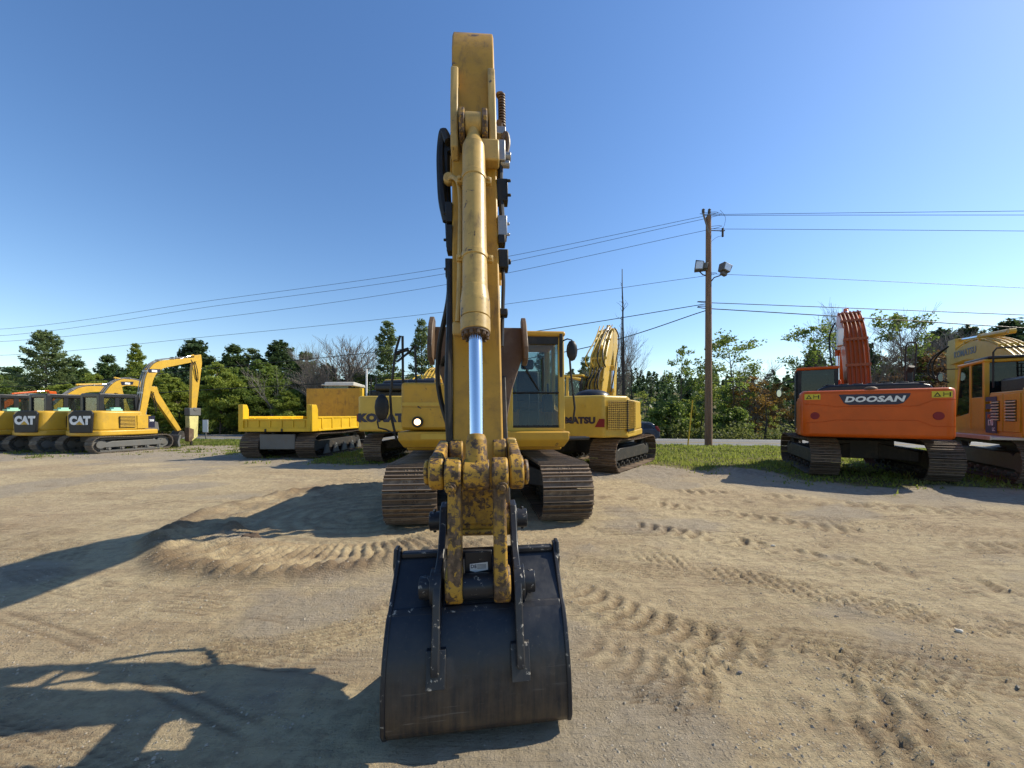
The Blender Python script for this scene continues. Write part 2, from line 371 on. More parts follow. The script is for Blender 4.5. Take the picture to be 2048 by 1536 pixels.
EDGE = ([-400, -30, -12, -9, -4, 0, 2.5, 4.8, 6.2, 7.4, 10, 14, 400], [15, 15.2, 14.9, 13.5, 12.6, 12.2, 11.6, 11.2, 9.8, 8.5, 8.1, 7.9, 7.5])
def grass_mask(X, D):
    e = np.interp(X, *EDGE); n = fbm(X*.8, D*.8, 4, 21)-.5; s = D+.17*X
    g = sstep(-.9, 1.2, D-e+n*3.2)
    bare = np.exp(-((np.hypot(X-4.2, (D-11)*.7))/.95)**4)+np.exp(-((np.hypot(X-6.6, (D-10.7)*.7))/.8)**4)
    g = g*(1-np.clip(bare, 0, 1))
    g = np.where(X < -7, g*(.08+.92*sstep(.42, .85, fbm(X*1.1, D*1.1, 3, 22)+sstep(19, 23, D)*.6)), g)
    road = sstep(27.9, 28.4, s)*sstep(38.8, 38.2, s)
    return np.clip(g*(1-road), 0, 1)
fr = (np.abs(GX) < 45) & (GD > .9) & (GD < 45)
Z = basez(GX, GD); DP = np.zeros_like(Z)
near_r = np.where((gd > .9) & (gd < 45))[0]; near_c = np.where(np.abs(gx) < 45)[0]
sl_ = np.ix_(near_r, near_c)
Z[sl_], DP[sl_] = ground_height(GX[sl_], GD[sl_])
GR = grass_mask(GX, GD)
me = bpy.data.meshes.new('ground'); nr, nc = GX.shape
me.vertices.add(nr*nc); me.vertices.foreach_set('co', np.stack([GX, GD, Z], -1).ravel())
ii = (np.arange(nr-1)[:, None]*nc+np.arange(nc-1)[None]).ravel()
q = np.stack([ii, ii+1, ii+nc+1, ii+nc], -1).astype(np.int32)
me.loops.add(q.size); me.loops.foreach_set('vertex_index', q.ravel())
me.polygons.add(len(q)); me.polygons.foreach_set('loop_start', np.arange(len(q), dtype=np.int32)*4)
me.polygons.foreach_set('loop_total', np.full(len(q), 4, dtype=np.int32))
me.polygons.foreach_set('use_smooth', np.ones(len(q), dtype=bool)); me.update()
ca = me.color_attributes.new('cover', 'FLOAT_COLOR', 'POINT')
edge = np.interp(GX, *EDGE)
grav = sstep(-2.6, -.6, GD-edge+(fbm(GX*.6, GD*.6, 3, 31)-.5)*3)*(1-GR)
grav = np.maximum(grav, sstep(.56, .68, fbm(GX*.55, GD*.8, 4, 33))*.7)
ca.data.foreach_set('color', np.stack([GR, grav, DP, np.ones_like(GR)], -1).ravel())
t = NT('packed_sand'); c = t.coord()
at_ = t.n('ShaderNodeAttribute', attribute_name='cover'); sp_ = t.n('ShaderNodeSeparateColor'); t.l(at_.outputs['Color'], sp_.inputs[0])
n1 = t.noise(c, .55, 6, .6); n2 = t.noise(c, 9, 6, .7); n3 = t.noise(c, 70, 5, .75)
st = t.noise(t.scale(c, (.5, 2.6, 1)), 1.1, 6, .65)
rt = t.n('ShaderNodeMapping'); t.l(c, rt.inputs[0]); rt.inputs['Rotation'].default_value = (0, 0, .28); rt.inputs['Scale'].default_value = (.7, 9, 1); ln_ = t.noise(rt.outputs[0], 2.2, 5, .7, .6)
v = t.mix(t.ramp(n1, .32, .68), (.43, .335, .195), (.54, .43, .26))
v = t.mix(t.ramp(st, .48, .7, 0, .65), v, (.29, .205, .125)); v = t.mix(t.ramp(t.noise(c, .3, 4, .6), .5, .66, 0, .5), v, (.33, .23, .14))
v = t.mix(t.ramp(n2, .48, .68, 0, .65), v, (.24, .18, .12)); v = t.mix(t.ramp(ln_, .55, .72, 0, .5), v, (.25, .19, .125))
v = t.mix(t.ramp(n2, .5, .28, 0, .35), v, (.5, .41, .28))
v = t.mix(sp_.outputs[1], v, t.mix(t.ramp(n2, .35, .65), (.25, .205, .15), (.38, .325, .25)))
v = t.mix(t.math('MULTIPLY', sp_.outputs[2], .8), v, (.17, .115, .07))  # dark soil of ring and clod, plus painted shade in the track grooves
gcol = t.mix(t.ramp(t.noise(c, 1.6, 4), .35, .65), (.075, .085, .022), (.19, .15, .065))
v = t.mix(t.ramp(t.math('ADD', sp_.outputs[0], t.math('MULTIPLY', t.math('SUBTRACT', n2, .5), .9)), .3, .65), v, gcol)
peb = t.n('ShaderNodeTexVoronoi'); peb.inputs['Scale'].default_value = 38; t.l(c, peb.inputs['Vector'])
pm = t.math('MULTIPLY', t.ramp(peb.outputs['Distance'], .28, .2), t.ramp(t.noise(c, 2.4, 3), .42, .62))
hs = t.n('ShaderNodeSeparateColor'); t.l(peb.outputs['Color'], hs.inputs[0])
v = t.mix(t.math('MULTIPLY', pm, .75), v, t.mix(hs.outputs[0], (.16, .13, .1), (.6, .53, .42)))
v = t.mix(t.ramp(n3, .58, .72, 0, .55), v, (.19, .14, .1)); v = t.mix(t.ramp(n3, .4, .3, 0, .3), v, (.55, .46, .33))
t.l(v, t.b.inputs['Base Color']); t.b.inputs['Roughness'].default_value = .95; t.b.inputs['Specular IOR Level'].default_value = .15
hh = t.math('ADD', t.math('MULTIPLY', n2, 1.), t.math('MULTIPLY', n3, .5)); hh = t.math('ADD', hh, t.math('MULTIPLY', pm, .35)); hh = t.math('ADD', hh, t.math('MULTIPLY', ln_, .9))
t.bump(hh, 1., .04)
me.materials.append(t.m)
g = bpy.data.objects.new('ground', me); COL.objects.link(g); tag(g, kind='structure')
def gz(x, d):
    X = np.array([[float(x)]]); D = np.array([[float(d)]]); z, _ = ground_height(X, D); return float(z[0, 0])

# road with kerbless edge and painted lines
t = NT('asphalt'); c = t.coord(); t.l(t.mix(t.ramp(t.noise(c, 1.2, 6), .3, .7), (.13, .125, .12), (.18, .175, .165)), t.b.inputs['Base Color'])
t.b.inputs['Roughness'].default_value = .85; t.bump(t.noise(c, 60, 3), .3, .01); asph = t.m
def roadstrip(name, s0, s1, z, m, th=.0):
    b = MB(); n = 60
    for i in range(n):
        x0 = -260+i*520/n; x1 = x0+520/n
        b.add([(x0, s0-.17*x0, z), (x1, s0-.17*x1, z), (x1, s1-.17*x1, z), (x0, s1-.17*x0, z)], [(0, 1, 2, 3)])
    return b
o = roadstrip('road', 28.3, 38.3, -.60, 0).build('road', asph); tag(o, kind='structure')
roadstrip('l', 29.6, 29.75, -.594, 0).build('edge_line', M['decalwhite'], o); roadstrip('l', 37.0, 37.15, -.594, 0).build('edge_line', M['decalwhite'], o)
yl = paint('road_yellow', (.5, .33, .03), .7, .4)
roadstrip('l', 33.2, 33.32, -.594, 0).build('centre_line', yl, o); roadstrip('l', 33.5, 33.62, -.594, 0).build('centre_line', yl, o)

# ------------------------------------------------------------------ vegetation
def quads(name, P, m, smooth=False):
    "P: (N,k,3) polygons"
    n, k = P.shape[0], P.shape[1]; me = bpy.data.meshes.new(name)
    me.vertices.add(n*k); me.vertices.foreach_set('co', P.reshape(-1).astype(np.float32))
    me.loops.add(n*k); me.loops.foreach_set('vertex_index', np.arange(n*k, dtype=np.int32))
    me.polygons.add(n); me.polygons.foreach_set('loop_start', np.arange(n, dtype=np.int32)*k); me.polygons.foreach_set('loop_total', np.full(n, k, dtype=np.int32))
    me.update(); me.materials.append(m); return me
def leaves(C, s, rs, flat=.0, asp=.6):
    "leaf quads round the points C (N,3), size s"
    n = len(C); a = rs.normal(size=(n, 3)); a[:, 2] *= (1-flat); a /= np.linalg.norm(a, axis=1)[:, None]
    b = rs.normal(size=(n, 3)); b[:, 2] *= (1-flat); b = b-a*(a*b).sum(1)[:, None]; b /= np.linalg.norm(b, axis=1)[:, None]
    sz = (s*rs.uniform(.6, 1.3, n))[:, None]; a = a*sz; b = b*sz*asp
    return np.stack([C-a, C+b*.9-a*.1, C+a, C-b*.9+a*.1], 1)
def branch_mesh(segs, m, name='branches'):
    "segs: list of (p0, p1, r0, r1)"
    b = MB()
    for p0, p1, r0, r1 in segs: b.cyl(p0, p1, r0, r1, n=5 if r0 > .04 else 3, caps=False)
    return b.mesh(name, m, recalc=False)
def decid_mesh(h, spread, seed, m, bark, base=.3, nb=26, lpb=260, leaf=.13, thin=1., lean=0., bare=0.):
    rs = np.random.RandomState(seed); r = random.Random(seed); segs = []; cl = []
    tp = []; p = Vector((0, 0, -.6)); d = Vector((lean, 0, 1)).normalized(); n = 9; tr = .011*h*thin+.02
    for i in range(n+1):
        tp.append(p.copy()); d = (d+Vector((r.uniform(-.09, .09), r.uniform(-.09, .09), .12))).normalized(); p = p+d*((h*.93+.6)/n)
    for i in range(n): segs.append((tp[i], tp[i+1], tr*(1-i/n*.85), tr*(1-(i+1)/n*.85)))
    for i in range(nb):
        f = base+(1-base)*(i+r.random())/nb; k = min(int(f*n), n-1); q = tp[k].lerp(tp[k+1], f*n-k)
        a = i*2.4+r.uniform(-.5, .5); prof = math.sin(math.pi*min(1, max(.08, (f-base)/(1-base)*.92+.12)))**.6
        L = spread*prof*r.uniform(.55, 1.1); dr = Vector((math.cos(a), math.sin(a), r.uniform(.25, .9))).normalized()
        e = q+dr*L; mid = q.lerp(e, .5)+Vector((r.uniform(-.1, .1)*L, r.uniform(-.1, .1)*L, .08*L))
        br = tr*(1-f*.8)*.4+.008
        segs += [(q, mid, br, br*.6), (mid, e, br*.6, .008)]
        for j in range(4):
            s0 = mid.lerp(e, r.uniform(-.3, .9)); dd = (dr+Vector((r.uniform(-1, 1), r.uniform(-1, 1), r.uniform(-.3, .8)))*.8).normalized(); ee = s0+dd*L*r.uniform(.2, .5)
            segs.append((s0, ee, br*.35, .005))
            cl.append((ee, .3+.18*L*r.uniform(.5, 1.3)))
            if r.random() < .6: cl.append((s0.lerp(ee, .5), .25+.12*L))
        cl.append((e, .3+.2*L))
    P = []
    tot = sum(c_[1]**2 for c_ in cl)
    for c_, rad in cl:
        if r.random() < bare: continue
        k = max(6, int(nb*lpb*rad**2/tot*1.0)); o_ = rs.normal(size=(k, 3)); o_ *= (rad*rs.uniform(.3, 1, k)/np.linalg.norm(o_, axis=1))[:, None]; o_[:, 2] *= .6
        P.append(np.array(c_)+o_)
    P = np.concatenate(P) if P else np.zeros((1, 3))
    return quads('crown', leaves(P, leaf, rs), m), branch_mesh(segs, bark, 'trunk')
def pine_mesh(h, spread, seed, m, bark, base=.2, whorls=15, nper=6, tuft=60, leaf=.13, gap=0., bushy=1.):
    rs = np.random.RandomState(seed); r = random.Random(seed); segs = []; P = []
    for i in range(6): segs.append((Vector((0, 0, -.6+(h+.5)*i/6)), Vector((0, 0, -.6+(h+.5)*(i+1)/6)), .013*h*(1-i/6.5)+.01, .013*h*(1-(i+1)/6.5)+.01))
    for i in range(whorls):
        f = (i+r.random()*.6)/whorls; z = h*(base+(1-base)*f); L0 = spread*(1-f)**.72*(.8+.35*r.random())+.22
        for k in range(nper):
            if r.random() < gap: continue
            a = 2*math.pi*k/nper+i*1.3+r.uniform(-.4, .4); L = L0*r.uniform(.55, 1.15); up = .12+.55*f+r.uniform(-.1, .15)
            d = Vector((math.cos(a), math.sin(a), up)).normalized(); q = Vector((0, 0, z)); e = q+d*L+Vector((0, 0, .06*L))
            segs.append((q, e, .02+.012*L, .006))
            n = int(tuft*L/spread*2.2)+10; u = rs.uniform(.25, 1.02, n)**.8
            c_ = np.array(q)[None]*(1-u[:, None])+np.array(e)[None]*u[:, None]
            wd = .16*L*bushy*(1.15-u)+.12
            side = np.stack([-np.ones(n)*math.sin(a), np.ones(n)*math.cos(a), np.zeros(n)], 1)*(rs.normal(size=n)*wd)[:, None]
            c_ = c_+side+np.stack([np.zeros(n), np.zeros(n), rs.normal(size=n)*.07*(1+L*.25)*bushy+.04], 1)
            P.append(c_)
    n = 60; u = rs.uniform(0, 1, n); P.append(np.stack([rs.normal(size=n)*.18*(1-u)+0, rs.normal(size=n)*.18*(1-u), h*(.93+.09*u)], 1))
    P = np.concatenate(P)
    return quads('crown', leaves(P, leaf, rs, .25, .42), m), branch_mesh(segs, bark, 'trunk')
def bare_mesh(h, seed, bark, spread=.5, levels=4, r0=None, kids=3, trunkfrac=.35):
    r = random.Random(seed); segs = []
    def grow(p, d, L, rad, lv):
        n = 3; q = p
        for i in range(n):
            d = (d+Vector((r.uniform(-.12, .12), r.uniform(-.12, .12), r.uniform(-.02, .12)))).normalized(); e = q+d*L/n
            segs.append((q, e, max(.006, rad*(1-i*.2)), max(.005, rad*(1-(i+1)*.2)))); 
            if lv > 0:
                for k in range(kids if i == n-1 else kids-1):
                    a = r.uniform(0, 6.28); s = spread*r.uniform(.7, 1.5)
                    dd = (d+Vector((math.cos(a), math.sin(a), .15))*s).normalized()
                    grow(e, dd, L*r.uniform(.5, .72), rad*.5, lv-1)
            q = e
    grow(Vector((0, 0, -.5)), Vector((r.uniform(-.05, .05), 0, 1)), h*trunkfrac*1.35, r0 or h*.014, levels)
    mz = max(s_[1].z for s_ in segs); k = h/mz; 
    segs = [(a*k, b*k, c_, d_) for a, b, c_, d_ in segs]
    return branch_mesh(segs, bark, 'trunk')
LM = {'oak': leafmat('oak_leaf', (.075, .115, .022), (.2, .26, .05)), 'light': leafmat('light_leaf', (.13, .175, .03), (.32, .36, .06)),
      'pine': leafmat('pine_needle', (.05, .085, .026), (.13, .19, .055), trans=.3), 'bpine': leafmat('pale_pine_needle', (.075, .11, .045), (.2, .25, .09), trans=.35),
      'dpine': leafmat('dark_pine_needle', (.032, .06, .025), (.085, .13, .045), trans=.25),
      'fall': leafmat('autumn_leaf', (.17, .085, .02), (.26, .16, .035), (.1, .12, .03)), 'rust': leafmat('brown_leaf', (.1, .06, .03), (.17, .1, .045)),
      'shrub': leafmat('shrub_leaf', (.065, .09, .025), (.19, .21, .06), (.17, .14, .07))}
PRO = {}
def snag_mesh(h, seed, bark, rad=.13):
    r = random.Random(seed); segs = []; p = Vector((0, 0, -.5)); n = 10; pts = [p]
    for i in range(n): p = p+Vector((r.uniform(-.05, .05)*h/9, r.uniform(-.05, .05), (h+.5)/n)); pts.append(p)
    for i in range(n): segs.append((pts[i], pts[i+1], rad*(1-i/n*.8), rad*(1-(i+1)/n*.8)))
    for i in range(26):
        k = r.uniform(3, n-.1); q = pts[int(k)].lerp(pts[int(k)+1], k % 1); a = r.uniform(0, 6.28); L = r.uniform(.15, .75)*h/9
        e = q+Vector((math.cos(a), math.sin(a), r.uniform(.1, 1.6)))*L*.6; segs.append((q, e, .02, .007)); segs.append((e, e+Vector((r.uniform(-1, 1), r.uniform(-1, 1), r.uniform(0, 1)))*L*.4, .009, .004))
    q = pts[4]; side = [q, q+Vector((.22, .1, .9)), q+Vector((.3, .1, 2.2)), q+Vector((.28, .1, 3.2))]
    for i in range(3): segs.append((side[i], side[i+1], rad*.5*(1-i*.25), rad*.5*(.75-i*.25)))
    return branch_mesh(segs, bark, 'trunk')
def proto(key):
    if key in PRO: return PRO[key]
    b = M['bark']; gb = M['greybark']
    d = {'bigpine': lambda: pine_mesh(11.5, 4.3, 1, LM['bpine'], gb, .1, 20, 7, 130, .16, .12, 1.3),
         'pineA': lambda: pine_mesh(10, 2.6, 2, LM['pine'], b, .1, 17, 7, 110, .15, .05, 1.4),
         'pineB': lambda: pine_mesh(10, 3.0, 3, LM['dpine'], b, .08, 15, 7, 130, .17, .08, 1.5),
         'pineC': lambda: pine_mesh(10, 2.2, 4, LM['bpine'], b, .12, 16, 6, 90, .13, .12, 1.3),
         'spruce': lambda: pine_mesh(10, 2.0, 5, LM['light'], b, .06, 20, 7, 90, .13, 0, 1.1),
         'oakA': lambda: decid_mesh(9, 2.9, 6, LM['oak'], b, .12, 34, 420, .14),
         'oakB': lambda: decid_mesh(9, 2.6, 7, LM['light'], b, .1, 32, 420, .14),
         'thinA': lambda: decid_mesh(9, 1.4, 8, LM['oak'], b, .35, 18, 100, .1, .7, .03, .25),
         'thinB': lambda: decid_mesh(9, 2.1, 9, LM['oak'], b, .38, 24, 150, .1, .75, -.02, .2),
         'thinC': lambda: decid_mesh(9, 1.4, 10, LM['light'], b, .3, 18, 100, .1, .6, .02, .25),
         'fallA': lambda: decid_mesh(8, 1.8, 11, LM['fall'], b, .18, 22, 150, .11, .7, 0, .25),
         'rustA': lambda: decid_mesh(8, 2.4, 12, LM['rust'], b, .12, 26, 230, .12, .7, 0, .15),
         'bush': lambda: decid_mesh(4, 1.7, 13, LM['oak'], b, .05, 22, 260, .12),
         'bushB': lambda: decid_mesh(4, 1.9, 14, LM['shrub'], b, .05, 22, 230, .11)}
    if key.startswith('bare'): PRO[key] = (None, {'bareA': lambda: bare_mesh(9, 20, gb, .55, 4, .15), 'bareB': lambda: bare_mesh(9, 22, gb, .5, 4, .1, 3), 'bareC': lambda: bare_mesh(9, 25, M['charbark'], .4, 3, .1, 2, .5), 'bareS': lambda: snag_mesh(9, 41, M['charbark']), 'bareD': lambda: bare_mesh(7, 31, gb, .5, 4, .1, 2, .3)}[key]())
    else: PRO[key] = d[key]()
    return PRO[key]
HT = {'bigpine': 11.5, 'pineA': 10, 'pineB': 10, 'pineC': 10, 'spruce': 10, 'bush': 4, 'bushB': 4, 'fallA': 8, 'rustA': 8, 'bareD': 7}
def tree(key, px, top, D, label, wide=1., name=None, cat='tree', group=None, rz=None):
    x = (px-1024)*D/770; z0 = float(basez(x, D)); h = 1.6+(830-top)*D/770-z0
    kind = {'b': 'bare_tree' if key.startswith('bare') else ('pine_tree' if 'pine' in key else 'bush'), 'p': 'pine_tree', 's': 'spruce_tree'}.get(key[0], 'tree')
    e = empty(name or kind, (x, D, z0), rnd.uniform(0, 6.28) if rz is None else rz, label=label, cat=cat, group=group)
    s = h/HT.get(key, 9); e.scale = (s*wide, s*wide, s)
    cr, tr = proto(key)
    for nm, m in (('crown', cr), ('trunk', tr)):
        if m: o = bpy.data.objects.new(nm, m); COL.objects.link(o); o.parent = e
    return e
G1 = 'trees behind the yard on the left'; G2 = 'roadside trees right of the utility pole area'
T = [('oakB', 125, 760, 42, 'leafy tree low behind the gap between two compact cabs', 1.3, G1),
 ('oakA', 228, 765, 43, 'mid green tree behind the boom of the middle compact excavator', 1.3, G1),
 ('spruce', 325, 770, 44, 'small yellow-green spruce inside the arch of the hammer boom', 1.4, G1),
 ('oakB', 362, 745, 47, 'light green tree seen between boom and stick of the hammer machine', 1.1, G1),
 ('oakA', 492, 745, 46, 'leafy tree left of the grey tangled leafless tree', 1.2, G1),
 ('pineC', 505, 700, 57, 'blue-green pine just left of the flat-topped pine', 1.3, G1),
 ('oakB', 585, 775, 43, 'light leafy tree behind the empty dump bed', 1.3, G1),
 ('rustA', 668, 770, 47, 'brownish tree behind the rusty headboard', 1.2, G1),
 ('pineA', 590, 722, 60, 'distant pine between the flat-topped pine and its green neighbour', 1.4, G1),
 ('oakA', 800, 745, 45, 'dark green tree low between the two tall loose pines', 1.2, G1),
 ('pineA', 150, 722, 62, 'distant dark pine behind the light green tree', 1.4, G1), ('pineA', 28, 735, 60, 'distant pine left of the big pale pine', 1.5, G1),
 ('thinC', 1300, 770, 46, 'thin olive tree above the roof of the passing car', 1.2, G2), ('oakB', 1385, 790, 50, 'yellow-green tree behind the marker stake', 1.1, G2),
 ('thinA', 1428, 730, 50, 'thin dark-leaved tree just right of the utility pole', 1.1, G2), ('rustA', 1530, 770, 52, 'brown-leaved tree behind the autumn trees', 1., G2), ('oakB', 1480, 770, 52, 'light leafy tree behind the trunk of the tall airy tree', 1., G2),
 ('bigpine', 92, 664, 47, 'big pale green pine standing tallest behind the compact excavators at far left', 1.05, G1),
 ('oakB', 168, 735, 46, 'rounded light green tree against the right side of the big pale pine', 1., G1),
 ('oakA', 18, 742, 50, 'dark rounded tree at the very left edge behind the excavator cabs', 1.1, G1),
 ('oakB', 60, 775, 44, 'low yellow-green tree in front of the big pale pine', 1., G1),
 ('pineA', 215, 712, 60, 'dark pine between the light green tree and the pointed spruce', 1.1, G1),
 ('spruce', 272, 690, 50, 'pointed yellow-green tree with a narrow tip left of the raised hammer boom', 1., G1),
 ('oakB', 300, 715, 47, 'bright green leafy tree touching the pointed spruce on its right', .8, G1),
 ('pineB', 245, 738, 55, 'dark bushy pine low behind the second excavator boom', 1.1, G1),
 ('pineB', 388, 681, 56, 'dark wide-topped pine rising just behind the hammer boom elbow', 1.25, G1),
 ('pineA', 345, 722, 58, 'mid green pine seen through the arch of the hammer boom', 1.2, G1),
 ('pineA', 468, 692, 56, 'dark green pine right of the wide-topped pine', 1.2, G1),
 ('oakB', 440, 715, 44, 'tall light green tree directly right of the hammer boom stick', 1.05, G1),
 ('oakB', 415, 790, 42, 'low leafy tree behind the white road sign', .9, G1),
 ('oakA', 520, 715, 50, 'rounded mid green tree behind the left end of the dump bed', 1.1, G1),
 ('pineB', 562, 684, 58, 'dark pine with a flat clustered top above the dump bed', 1.25, G1),
 ('pineA', 612, 706, 54, 'green pine left of the leafless tree by the carrier headboard', 1.15, G1),
 ('bareD', 548, 725, 42, 'grey leafless tangled tree standing behind the dump bed', 1., G1),
 ('bareB', 628, 685, 45, 'thin bare tree just left of the tall leafless tree', .7, G1),
 ('bareA', 692, 655, 46, 'tall leafless tree with fanning branches above the carrier headboard', 1.3, G1),
 ('pineB', 655, 730, 50, 'low dark pine under the left side of the tall leafless tree', 1.4, G1),
 ('pineB', 715, 735, 52, 'low dark pine under the right side of the tall leafless tree', 1.4, G1),
 ('pineC', 775, 646, 46, 'tall loose blue-green pine left of the big excavator mirror post', 1., G1),
 ('pineC', 843, 643, 48, 'tall slender green pine behind the big excavator mirror post', .85, G1),
 ('oakA', 745, 740, 48, 'dark leafy tree low behind the black engine cover', 1.2, G1),
 ('pineB', 900, 720, 52, 'dark pine mostly hidden behind the raised arm', 1.2, G1),
 ('pineC', 1085, 700, 50, 'green pine seen through the big excavator cab window', 1., G1),
 ('pineC', 1172, 715, 47, 'small green pine between the cab mirror and the rear excavator boom', .9, G1),
 ('bareB', 1216, 652, 44, 'thin bare tree with fine twigs left of the tall dead snag', .7, G1),
 ('bareS', 1246, 538, 41, 'tall dead black snag rising highest above the rear excavator boom', .8, G2),
 ('bareS', 1263, 722, 41, 'short black dead trunk right of the rear excavator boom', 1., G2),
 ('bareC', 1290, 738, 43, 'dark leaning bare trunk above the passing car', .5, G2),
 ('thinA', 1322, 790, 42, 'small scrubby tree with dark trunk behind the rear of the car', 1.2, G2),
 ('thinA', 1362, 676, 43, 'slender tree with a leafy tufted top left of the utility pole', 1., G2),
 ('thinC', 1398, 702, 45, 'thin leafy tree partly behind the utility pole on its left', 1., G2),
 ('bush', 1342, 800, 41, 'dark rounded bush left of the yellow marker stake', 1.1, G2),
 ('thinC', 1435, 760, 44, 'thin yellow-green tree close to the right side of the utility pole', 1.1, G2),
 ('thinB', 1474, 652, 43, 'tall airy tree with spreading leaf clusters right of the utility pole', 1.15, G2),
 ('bush', 1462, 812, 41, 'dark bush under the tall airy tree', 1., G2),
 ('bareB', 1512, 708, 45, 'bare twiggy tree right of the tall airy tree', .8, G2),
 ('fallA', 1510, 742, 43, 'slim tree with orange and yellow autumn leaves left of the orange excavator', 1.2, G2),
 ('fallA', 1556, 756, 46, 'smaller autumn tree nearest the orange excavator cab', 1., G2),
 ('thinC', 1545, 800, 42, 'low thin tree with a bent dark trunk beside the autumn trees', 1., G2),
 ('bareC', 1585, 810, 41, 'short dead dark stem just left of the orange excavator', .8, G2),
 ('thinB', 1650, 632, 46, 'airy tree with tufted leaves behind the orange boom tip', .9, 'trees behind the orange excavator'),
 ('pineB', 1630, 700, 56, 'dark flat-branched pine left of the orange boom', 1., 'trees behind the orange excavator'),
 ('bareB', 1742, 597, 47, 'tall twiggy bare tree right of the orange boom', .8, 'trees behind the orange excavator'),
 ('thinB', 1800, 604, 50, 'tall tree with sparse leaf clusters between the two right-hand booms', 1., 'trees behind the orange excavator'),
 ('pineB', 1720, 680, 54, 'dark pine directly behind the orange boom', 1.1, 'trees behind the orange excavator'),
 ('rustA', 1815, 690, 50, 'brownish leafy tree above the orange counterweight', 1.2, 'trees behind the orange excavator'),
 ('rustA', 1770, 735, 47, 'olive brown low tree right behind the black exhaust pipe', 1.2, 'trees behind the orange excavator'),
 ('pineB', 1880, 660, 58, 'dark layered pine left of the amber excavator boom', 1.1, 'trees behind the orange excavator'),
 ('bareA', 1888, 622, 52, 'large bare-topped tree above the dark layered pine', 1., 'trees behind the orange excavator'),
 ('rustA', 1862, 735, 48, 'rusty brown tree between the orange and amber excavators', 1.1, 'trees behind the orange excavator'),
 ('pineB', 1935, 655, 60, 'dark pine showing above the amber excavator boom', 1.1, 'trees behind the orange excavator'),
 ('pineB', 2018, 642, 58, 'dark pine at the right edge above the amber excavator', 1.2, 'trees behind the orange excavator'),
 ('oakA', 1675, 765, 46, 'leafy green tree behind the orange excavator cab', 1.1, 'trees behind the orange excavator')]
for k, px, top, D, lab, wd, grp in T: tree(k, px, top, D, lab, wd, group=grp)
# far wood and undergrowth: masses nobody could count
rs = np.random.RandomState(5)
cs = []
for i in range(1500):
    x = rs.uniform(-420, 420); s = 105+rs.uniform(0, 1)**1.3*230; d = s-.17*x
    if d < 60: continue
    z0 = float(basez(x, d)); hh = rs.uniform(8, 15); rr = hh*rs.uniform(.16, .28); n = 110
    u = rs.uniform(0, 1, n)**1.2; a = rs.uniform(0, 6.283, n); q_ = rr*(1-u)**.65*rs.uniform(.55, 1.05, n)
    cs.append(np.stack([x+q_*np.cos(a), d+q_*np.sin(a), z0+hh*(.05+.97*u)], 1))
C = np.concatenate(cs)
o = bpy.data.objects.new('far_wood', quads('far_wood', leaves(C, 1.0, rs, .3, .6), LM['dpine'])); COL.objects.link(o)
tag(o, 'dark wooded ridge of pines along the horizon', 'woodland', kind='stuff')
def scrub(name, n, lab, m, x0, x1, s0, s1, h0, h1, leaf, per=46):
    cs = []
    for i in range(n):
        x = rs.uniform(x0, x1); s = rs.uniform(s0, s1); d = s-.17*x
        if d < 30: continue
        z0 = float(basez(x, d)); hh = rs.uniform(h0, h1); rr = hh*rs.uniform(.4, .75)
        p = rs.normal(size=(per, 3)); p *= (rs.uniform(.3, 1, per)/np.linalg.norm(p, axis=1))[:, None]
        cs.append(np.stack([x+p[:, 0]*rr, d+p[:, 1]*rr, z0+hh*.45+p[:, 2]*hh*.55], 1))
    C = np.concatenate(cs); o = bpy.data.objects.new(name, quads(name, leaves(C, leaf, rs), m)); COL.objects.link(o); tag(o, lab, 'undergrowth', kind='stuff')
scrub('roadside_scrub', 900, 'tangled low green and brown scrub along the far side of the road', LM['shrub'], -75, 70, 40.5, 50, .7, 2.4, .14, 80)
scrub('marsh_thicket', 900, 'olive green thicket filling the low ground behind the roadside trees', LM['shrub'], -120, 120, 50, 105, 1.5, 4.2, .32, 60)
b = MB()
for i in range(420):
    x = rs.uniform(-75, 70); s = rs.uniform(40.5, 62); d = s-.17*x
    if d < 34: continue
    z0 = float(basez(x, d)); h = rs.uniform(1.5, 5); q0 = Vector((x, d, z0-.2)); dx = rs.uniform(-.25, .25)
    q1 = q0+Vector((dx, 0, h*.5)); q2 = q1+Vector((dx+rs.uniform(-.3, .3), 0, h*.5)); r_ = rs.uniform(.02, .06)
    b.cyl(q0, q1, r_, r_*.8, n=4, caps=False); b.cyl(q1, q2, r_*.8, r_*.3, n=4, caps=False)
    for k in range(4):
        e = q1.lerp(q2, rs.uniform(0, 1)); a = rs.uniform(-1, 1); b.cyl(e, e+Vector((a*.8, rs.uniform(-.4, .4), rs.uniform(.1, .9))), r_*.35, .008, n=3, caps=False)
o = bpy.data.objects.new('scrub_stems', b.mesh('scrub_stems', M['charbark'], recalc=False)); COL.objects.link(o); tag(o, 'thin dark stems and saplings standing in the roadside scrub', 'undergrowth', kind='stuff')
